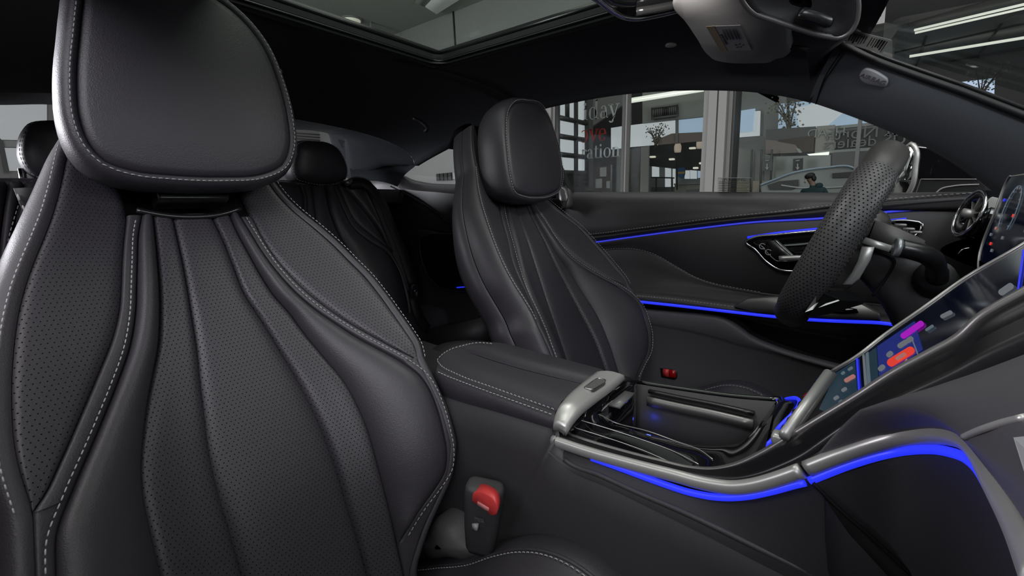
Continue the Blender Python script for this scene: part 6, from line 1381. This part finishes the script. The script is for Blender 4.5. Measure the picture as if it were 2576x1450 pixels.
tree('street_tree', 1430, 434, 2.95, .16, .10, 60, 'small sparse tree behind the dark framed glazed grid')
# car reflected in the glass, built as a solid body; person at the desk
sc_ = thing('car_reflection', 'parked car with pale blue curved roof line inside the right office', 'car', YP(2040, 490, RY - .35))
rp_ = [(1912, 466), (1950, 452), (1986, 438), (2030, 428), (2080, 422), (2140, 420), (2150, 424)]
V, Fc = tube(smooth_path([YP(*p, RY - .34) for p in rp_], 30), .010, 8); mesh('roof_rail', V, Fc, ms['silverc'], sc_)
body_px = [(1912, 468), (1950, 455), (1986, 441), (2030, 431), (2080, 425), (2150, 424), (2170, 440), (2180, 470), (2180, 492), (1915, 492)]
V, Fc = prism([YP(*p, RY - .33) for p in body_px], (0, .22, 0), .01); mesh('body', V, Fc, ms['panel'], sc_, smooth=False)
V, Fc = prism([YP(*p, RY - .345) for p in [(1930, 466), (1960, 456), (2008, 452), (2008, 470), (1990, 478), (1935, 478)]], (0, .02, 0)); mesh('side_window', V, Fc, ms['sign'], sc_, smooth=False)
V, Fc = prism([YP(*p, RY - .345) for p in [(2094, 436), (2145, 432), (2150, 446), (2094, 448)]], (0, .02, 0)); mesh('side_window', V, Fc, ms['sign'], sc_, smooth=False)
V, Fc = tube(smooth_path([YP(*p, RY - .35) for p in ((1965, 466), (2006, 472), (2060, 473), (2150, 468))], 14), .006, 6); mesh('belt_line', V, Fc, ms['white'], sc_)
pe = thing('person', 'person in dark teal shirt looking down at a desk in the right office', 'person', YP(2046, 492, 3.3))
PYp = 3.3; hc_ = YP(2040, 452, PYp); k_ = np.linalg.norm(YP(2040, 452, PYp) - YP(2041, 452, PYp))
bm = bmesh.new(); vs_ = []
joints = [((2052, 500), 24, None), ((2050, 484), 24, 0), ((2048, 472), 15, 1), ((2044, 463), 8, 2), ((2040, 454), 12, 3), ((2037, 447), 13, 4), ((2072, 478), 11, 1), ((2080, 492), 8, 6), ((2022, 480), 10, 1), ((2014, 492), 8, 8), ((2024, 497), 5, 9)]
me = bpy.data.meshes.new('body'); me.from_pydata([tuple(YP(*j[0], PYp)) for j in joints], [(i, j[2]) for i, j in enumerate(joints) if j[2] is not None], []); pb = bpy.data.objects.new('body', me); COL.objects.link(pb)
md = pb.modifiers.new('skin', 'SKIN'); md2 = pb.modifiers.new('sub', 'SUBSURF'); md2.levels = 2; md2.render_levels = 2
for i, j in enumerate(joints):
    me.skin_vertices[0].data[i].radius = (j[1] * k_ * .85, j[1] * k_ * .85); me.skin_vertices[0].data[i].use_root = (i == 0)
dg_ = bpy.context.evaluated_depsgraph_get(); m2 = bpy.data.meshes.new_from_object(pb.evaluated_get(dg_)); pb.modifiers.clear(); pb.data = m2
m2.materials.clear(); m2.materials.append(ms['shirt']); m2.materials.append(ms['skin']); zn = YP(2046, 467, PYp)[2]
for p_ in m2.polygons: p_.use_smooth = True; p_.material_index = 1 if p_.center.z > zn else 0
pb.parent = pe; pb.matrix_parent_inverse = pe.matrix_world.inverted()
def blob(nm, px, rx, rz, ry, m_, tilt=0.0):
    c = YP(*px, PYp - .0); V = []; nu, nv = 16, 10
    for i in range(nv + 1):
        th = math.pi * i / nv
        for j in range(nu):
            ph = 2 * math.pi * j / nu; x, y, z = rx * math.sin(th) * math.cos(ph), ry * math.sin(th) * math.sin(ph), rz * math.cos(th)
            V.append(c + k_ * A3((x * math.cos(tilt) - z * math.sin(tilt), y, x * math.sin(tilt) + z * math.cos(tilt))))
    Fc = [(i * nu + j, i * nu + (j + 1) % nu, (i + 1) * nu + (j + 1) % nu, (i + 1) * nu + j) for i in range(nv) for j in range(nu)]
    return mesh(nm, V, Fc, m_, pe)
blob('hair', (2037, 443), 14, 10, 14, ms['hair'], .35); blob('hair', (2047, 449), 7, 10, 13, ms['hair'], .1)
blob('shirt_collar', (2058, 469), 13, 10, 12, ms['shirt'], .5)
for px, r_ in (((2026, 452), 1.4), ((2033, 455), 1.4)):
    o = blob('eye', px, r_, r_ * .6, 1, ms['hair']); 
    o.data.transform(Matrix.Translation((0, -13.5 * k_, 0)))
o = blob('nose', (2026, 459), 2.4, 3.6, 3, ms['skin'], .5); o.data.transform(Matrix.Translation((0, -12 * k_, 0)))
ch = thing('office_chair', 'dark office chair carrying the seated person', 'chair', (hc_[0], 3.5, 0)); V, Fc = box((hc_[0] + .05, 3.42, .44), .46, .46, .06, None, .02); mesh('seat', V, Fc, ms['sign'], ch); V, Fc = tube([A3((hc_[0] + .05, 3.42, .42)), A3((hc_[0] + .05, 3.42, .05))], .03, 8); mesh('column', V, Fc, ms['sign'], ch)
for q in range(5):
    a = q * 1.2566; V, Fc = tube([A3((hc_[0] + .05, 3.42, .06)), A3((hc_[0] + .05 + .24 * math.cos(a), 3.42 + .24 * math.sin(a), .025))], .022, 6); mesh('foot', V, Fc, ms['sign'], ch)
V, Fc = box((hc_[0] + .05, 3.66, .72), .42, .05, .4, None, .02); mesh('backrest', V, Fc, ms['sign'], ch)
for sx in (-.09, .09):
    V, Fc = tube(smooth_path([A3((hc_[0] + .06 + sx, 3.40, .53)), A3((hc_[0] + .06 + sx, 3.12, .53)), A3((hc_[0] + .06 + sx, 3.06, .46)), A3((hc_[0] + .06 + sx, 3.08, .06))], 16), [.075] * 6 + [.06] * 6 + [.045] * 4, 10); mesh('trouser_leg', V, Fc, ms['shirt'], pe)
    V, Fc = box((hc_[0] + .06 + sx, 3.02, .035), .08, .24, .07, None, .025); mesh('shoe', V, Fc, ms['hair'], pe)
V, Fc = tube([YP(2052, 500, PYp), A3((hc_[0] + .06, 3.40, .56))], [.15, .14], 12); mesh('shirt', V, Fc, ms['shirt'], pe)
de = thing('writing_desk', 'dark desk in front of the seated person', 'desk', YP(2050, 494, 3.15)); oq('desk_top', [(1990, 488), (2120, 487), (2130, 496), (1985, 497)], 3.1, 'grille', de, .12); oq('desk_leg', [(2000, 497), (2012, 497), (2012, 790), (2000, 790)], 3.15, 'grille', de, .05); oq('desk_leg', [(2106, 497), (2118, 497), (2118, 790), (2106, 790)], 3.15, 'grille', de, .05)
# black car beside ours
bc = thing('black_car', 'glossy black car parked outside beyond the driver window and door mirror', 'car', (.35, 1.7, 0))
CY = 1.55
cbody = [(2262, 378), (2300, 360), (2330, 354), (2365, 360), (2410, 384), (2450, 412), (2480, 440), (2560, 470), (2650, 490), (2650, 620), (2180, 620), (2200, 470), (2225, 420)]
V, Fc = prism([YP(*p, CY) for p in cbody], (0, .8, 0), .03); cb2 = mesh('body', V, Fc, ms['carp'], bc, autosmooth=30)
win = [(2308, 372), (2340, 377), (2372, 385), (2412, 402), (2440, 420), (2461, 440), (2461, 450), (2312, 450), (2304, 446)]
V, Fc = prism([YP(*p, CY - .006) for p in win], (0, .02, 0)); mesh('side_window', V, Fc, ms['cglass'], bc, smooth=False)
def cl(px, r_, m_, nm, off=-.008): V, Fc = tube(smooth_path([YP(*p, CY + off) for p in px], 24), r_, 6); mesh(nm, V, Fc, m_, bc)
cl([(2303, 366), (2306, 400), (2305, 430), (2303, 446)], .0030, M['chrome'], 'window_trim'); cl([(2306, 370), (2340, 374), (2372, 382), (2412, 398), (2446, 420), (2462, 438), (2463, 452)], .0026, M['chrome'], 'window_trim'); cl([(2316, 451), (2400, 451), (2463, 451)], .0018, M['silver_dark'], 'window_trim')
cl([(2316, 451), (2308, 475), (2302, 492)], .0022, ms['frame'], 'door_gap'); cl([(2350, 490), (2368, 475), (2400, 468), (2463, 464)], .003, M['silver_dark'], 'body_crease'); cl([(2300, 361), (2330, 355), (2365, 361), (2412, 386), (2450, 413)], .002, M['silver_dark'], 'roof_trim')
# ---- ceiling beyond the windshield: tubes, soffit, tile joints, far wall and window
HZ = 3.3
S('wall_far', *bx(.25, 9, 10.0, 10.1, 0, HZ), ms['wall'])
c2 = S('ceiling_high', *bx(-2.0, 9, 1.2, 10.1, HZ, HZ + .1), ms['ceil'])
for k, (p, q, r_) in enumerate((((2300, 76), (2576, 11), .016), ((2302, 83), (2576, 21), .014), ((2288, 142), (2576, 95), .020))):
    a, b_ = ZP(*p, HZ - .12), ZP(*q, HZ - .12); b_ = b_ + (b_ - a) * .5; V, Fc = tube([a, b_], r_, 8); o = mesh('tube_light', V, Fc, ms['tube']); tag(o, ('long tube light highest in the windshield, upper of the pair' if k == 0 else 'long tube light just under its twin in the windshield' if k == 1 else 'single lower tube light seen through the windshield'), 'lamp', 'tube lights')
for (p, q, r_, m_) in (((2180, 88), (2576, -18), .05, 'colg'), ((2330, 92), (2296, 190), .015, 'wall_d'), ((2520, 60), (2410, 215), .015, 'wall_d'), ((2240, 135), (2576, 60), .012, 'wall_d'), ((2330, 165), (2576, 120), .012, 'wall_d')):
    a, b_ = ZP(*p, HZ - .01), ZP(*q, HZ - .01); V, Fc = tube([a, b_], r_, 4); mesh('ceiling_joint', V, Fc, ms[m_], c2)
V, Fc = prism([ZP(*p, 2.6) for p in ((2120, -60), (2140, 60), (2200, 82), (2576, -26), (2600, -120))], (0, 0, .1)); S('ceiling_soffit', V, Fc, ms['col'])
V, Fc = prism([YP(*p, 7.0) for p in ((2405, 208), (2503, 196), (2500, 262), (2420, 240))], (0, .03, 0)); S('window_23', V, Fc, ms['skyb'])
tree('street_tree', 2465, 250, 6.95, .36, .3, 90, 'dark tree outside the small window at the far right')
for k, (p, q) in enumerate((((1579, 251), (1766, 221)), ((1584, 257), (1770, 227)))):  # tube lights reflected in the glass, built as glowing tubes on the wall
    V, Fc = tube([YP(*p, 4.28), YP(*q, 4.28)], .014, 6); o = mesh('tube_light', V, Fc, ms['tube']); tag(o, ('upper of two slanting tube lights on the office wall above the air vent' if k == 0 else 'lower of two slanting tube lights on the office wall above the air vent'), 'lamp', 'office tube lights')
# ---- stickers on the driver's window
wg = thing('warning_sticker', 'clear sticker reading warning on the lower edge of the driver window', 'sticker', TP(1848, 486))
gn = -TUM_N / np.linalg.norm(TUM_N)
def GP(px, py, o=.012): return TP(px, py) + gn * o * 0 + gn * (o - .010)
V, Fc = prism([GP(1806, 447), GP(1891, 447), GP(1889, 487), GP(1805, 486)], -gn * .0003); mesh('sticker_film', V, Fc, glass('sticker_film', (.88, .89, .88, 1), .0001), wg, smooth=False)
a_, b_ = GP(1828, 451, .0125), GP(1868, 451, .0125); text('WARNING', .0095, M['ink'], 'sticker_heading', wg, basis((a_ + b_) / 2, b_ - a_, (0, -.5, .8)), .0001)
b = MB()
for k in range(7): b.add(*tube([GP(1809, 457 + k * 4.2, .0125), GP(1887 - (k * 13 % 9), 457 + k * 4.2, .0125)], .0006, 4))
b.add(*tube([GP(1812, 455, .0125), GP(1816, 448, .0125), GP(1820, 455, .0125)], .0004, 4, closed=True)); b.build('sticker_print', M['ink'], wg, kind='stuff')
V, Fc = tube([GP(1806, 447), GP(1891, 447), GP(1889, 487)], .0005, 4); mesh('sticker_edge', V, Fc, M['label'], wg)
gm = thing('glass_marking', 'small dark printed marking in the rear corner of the driver window', 'marking', TP(1465, 466)); b = MB()
for k in range(5): b.add(*tube([GP(1446, 444 + k * 3.2), GP(1460 + (k * 7) % 8, 444 + k * 3.2)], .0005, 4))
for k in range(4): b.add(*box(GP(1452 + k * 5, 461), .0016, .0016, .003))
b.add(*prism([GP(1467, 457), GP(1480, 457), GP(1480, 462), GP(1467, 462)], -gn * .0003)); b.build('print', M['ink'], gm, kind='stuff')

# ---------------------------------------------------------------- body of the car out of view: passenger side, firewall
ob = MB(); ob.add(*bx(-1.95, -.86, -.75, -.66, .24, 1.0)); ob.add(*bx(-.86, .25, -.76, -.69, .18, .96)); ob.add(*bx(.25, .80, -.75, -.66, .24, .95))
ob.add(*bx(-1.95, -1.86, -.75, .62, .24, .99)); ob.add(*bx(.62, .72, -.70, .62, .24, .95)); ob.add(*bx(-1.95, -.72, .60, .66, .24, .98))
ob.add(*sweep([A3((-1.5, -.66, 1.0)), A3((-1.0, -.60, 1.13)), A3((-.86, -.60, 1.02))], [(-.03, -.02), (.03, -.02), (.03, .02), (-.03, .02)], (0, 0, 1)))
ob.add(*sweep([A3((.0, -.56, 1.25)), A3((.30, -.62, 1.08)), A3((.62, -.68, .93))], [(-.03, -.02), (.03, -.02), (.03, .02), (-.03, .02)], (0, 0, 1)))
cbd = ob.build('car_shell', M['glossy_dark'], smooth=False); tag(cbd, 'dark body of the car along the passenger side', 'car body')
V, Fc = bx(.20, .64, -.66, -.16, .40, .92, .03); mesh('dash_body', V, Fc, M['soft'], dash)
V, Fc = bx(.18, .64, -.16, .545, .40, .94, .03); mesh('dash_body', V, Fc, M['soft'], dash)
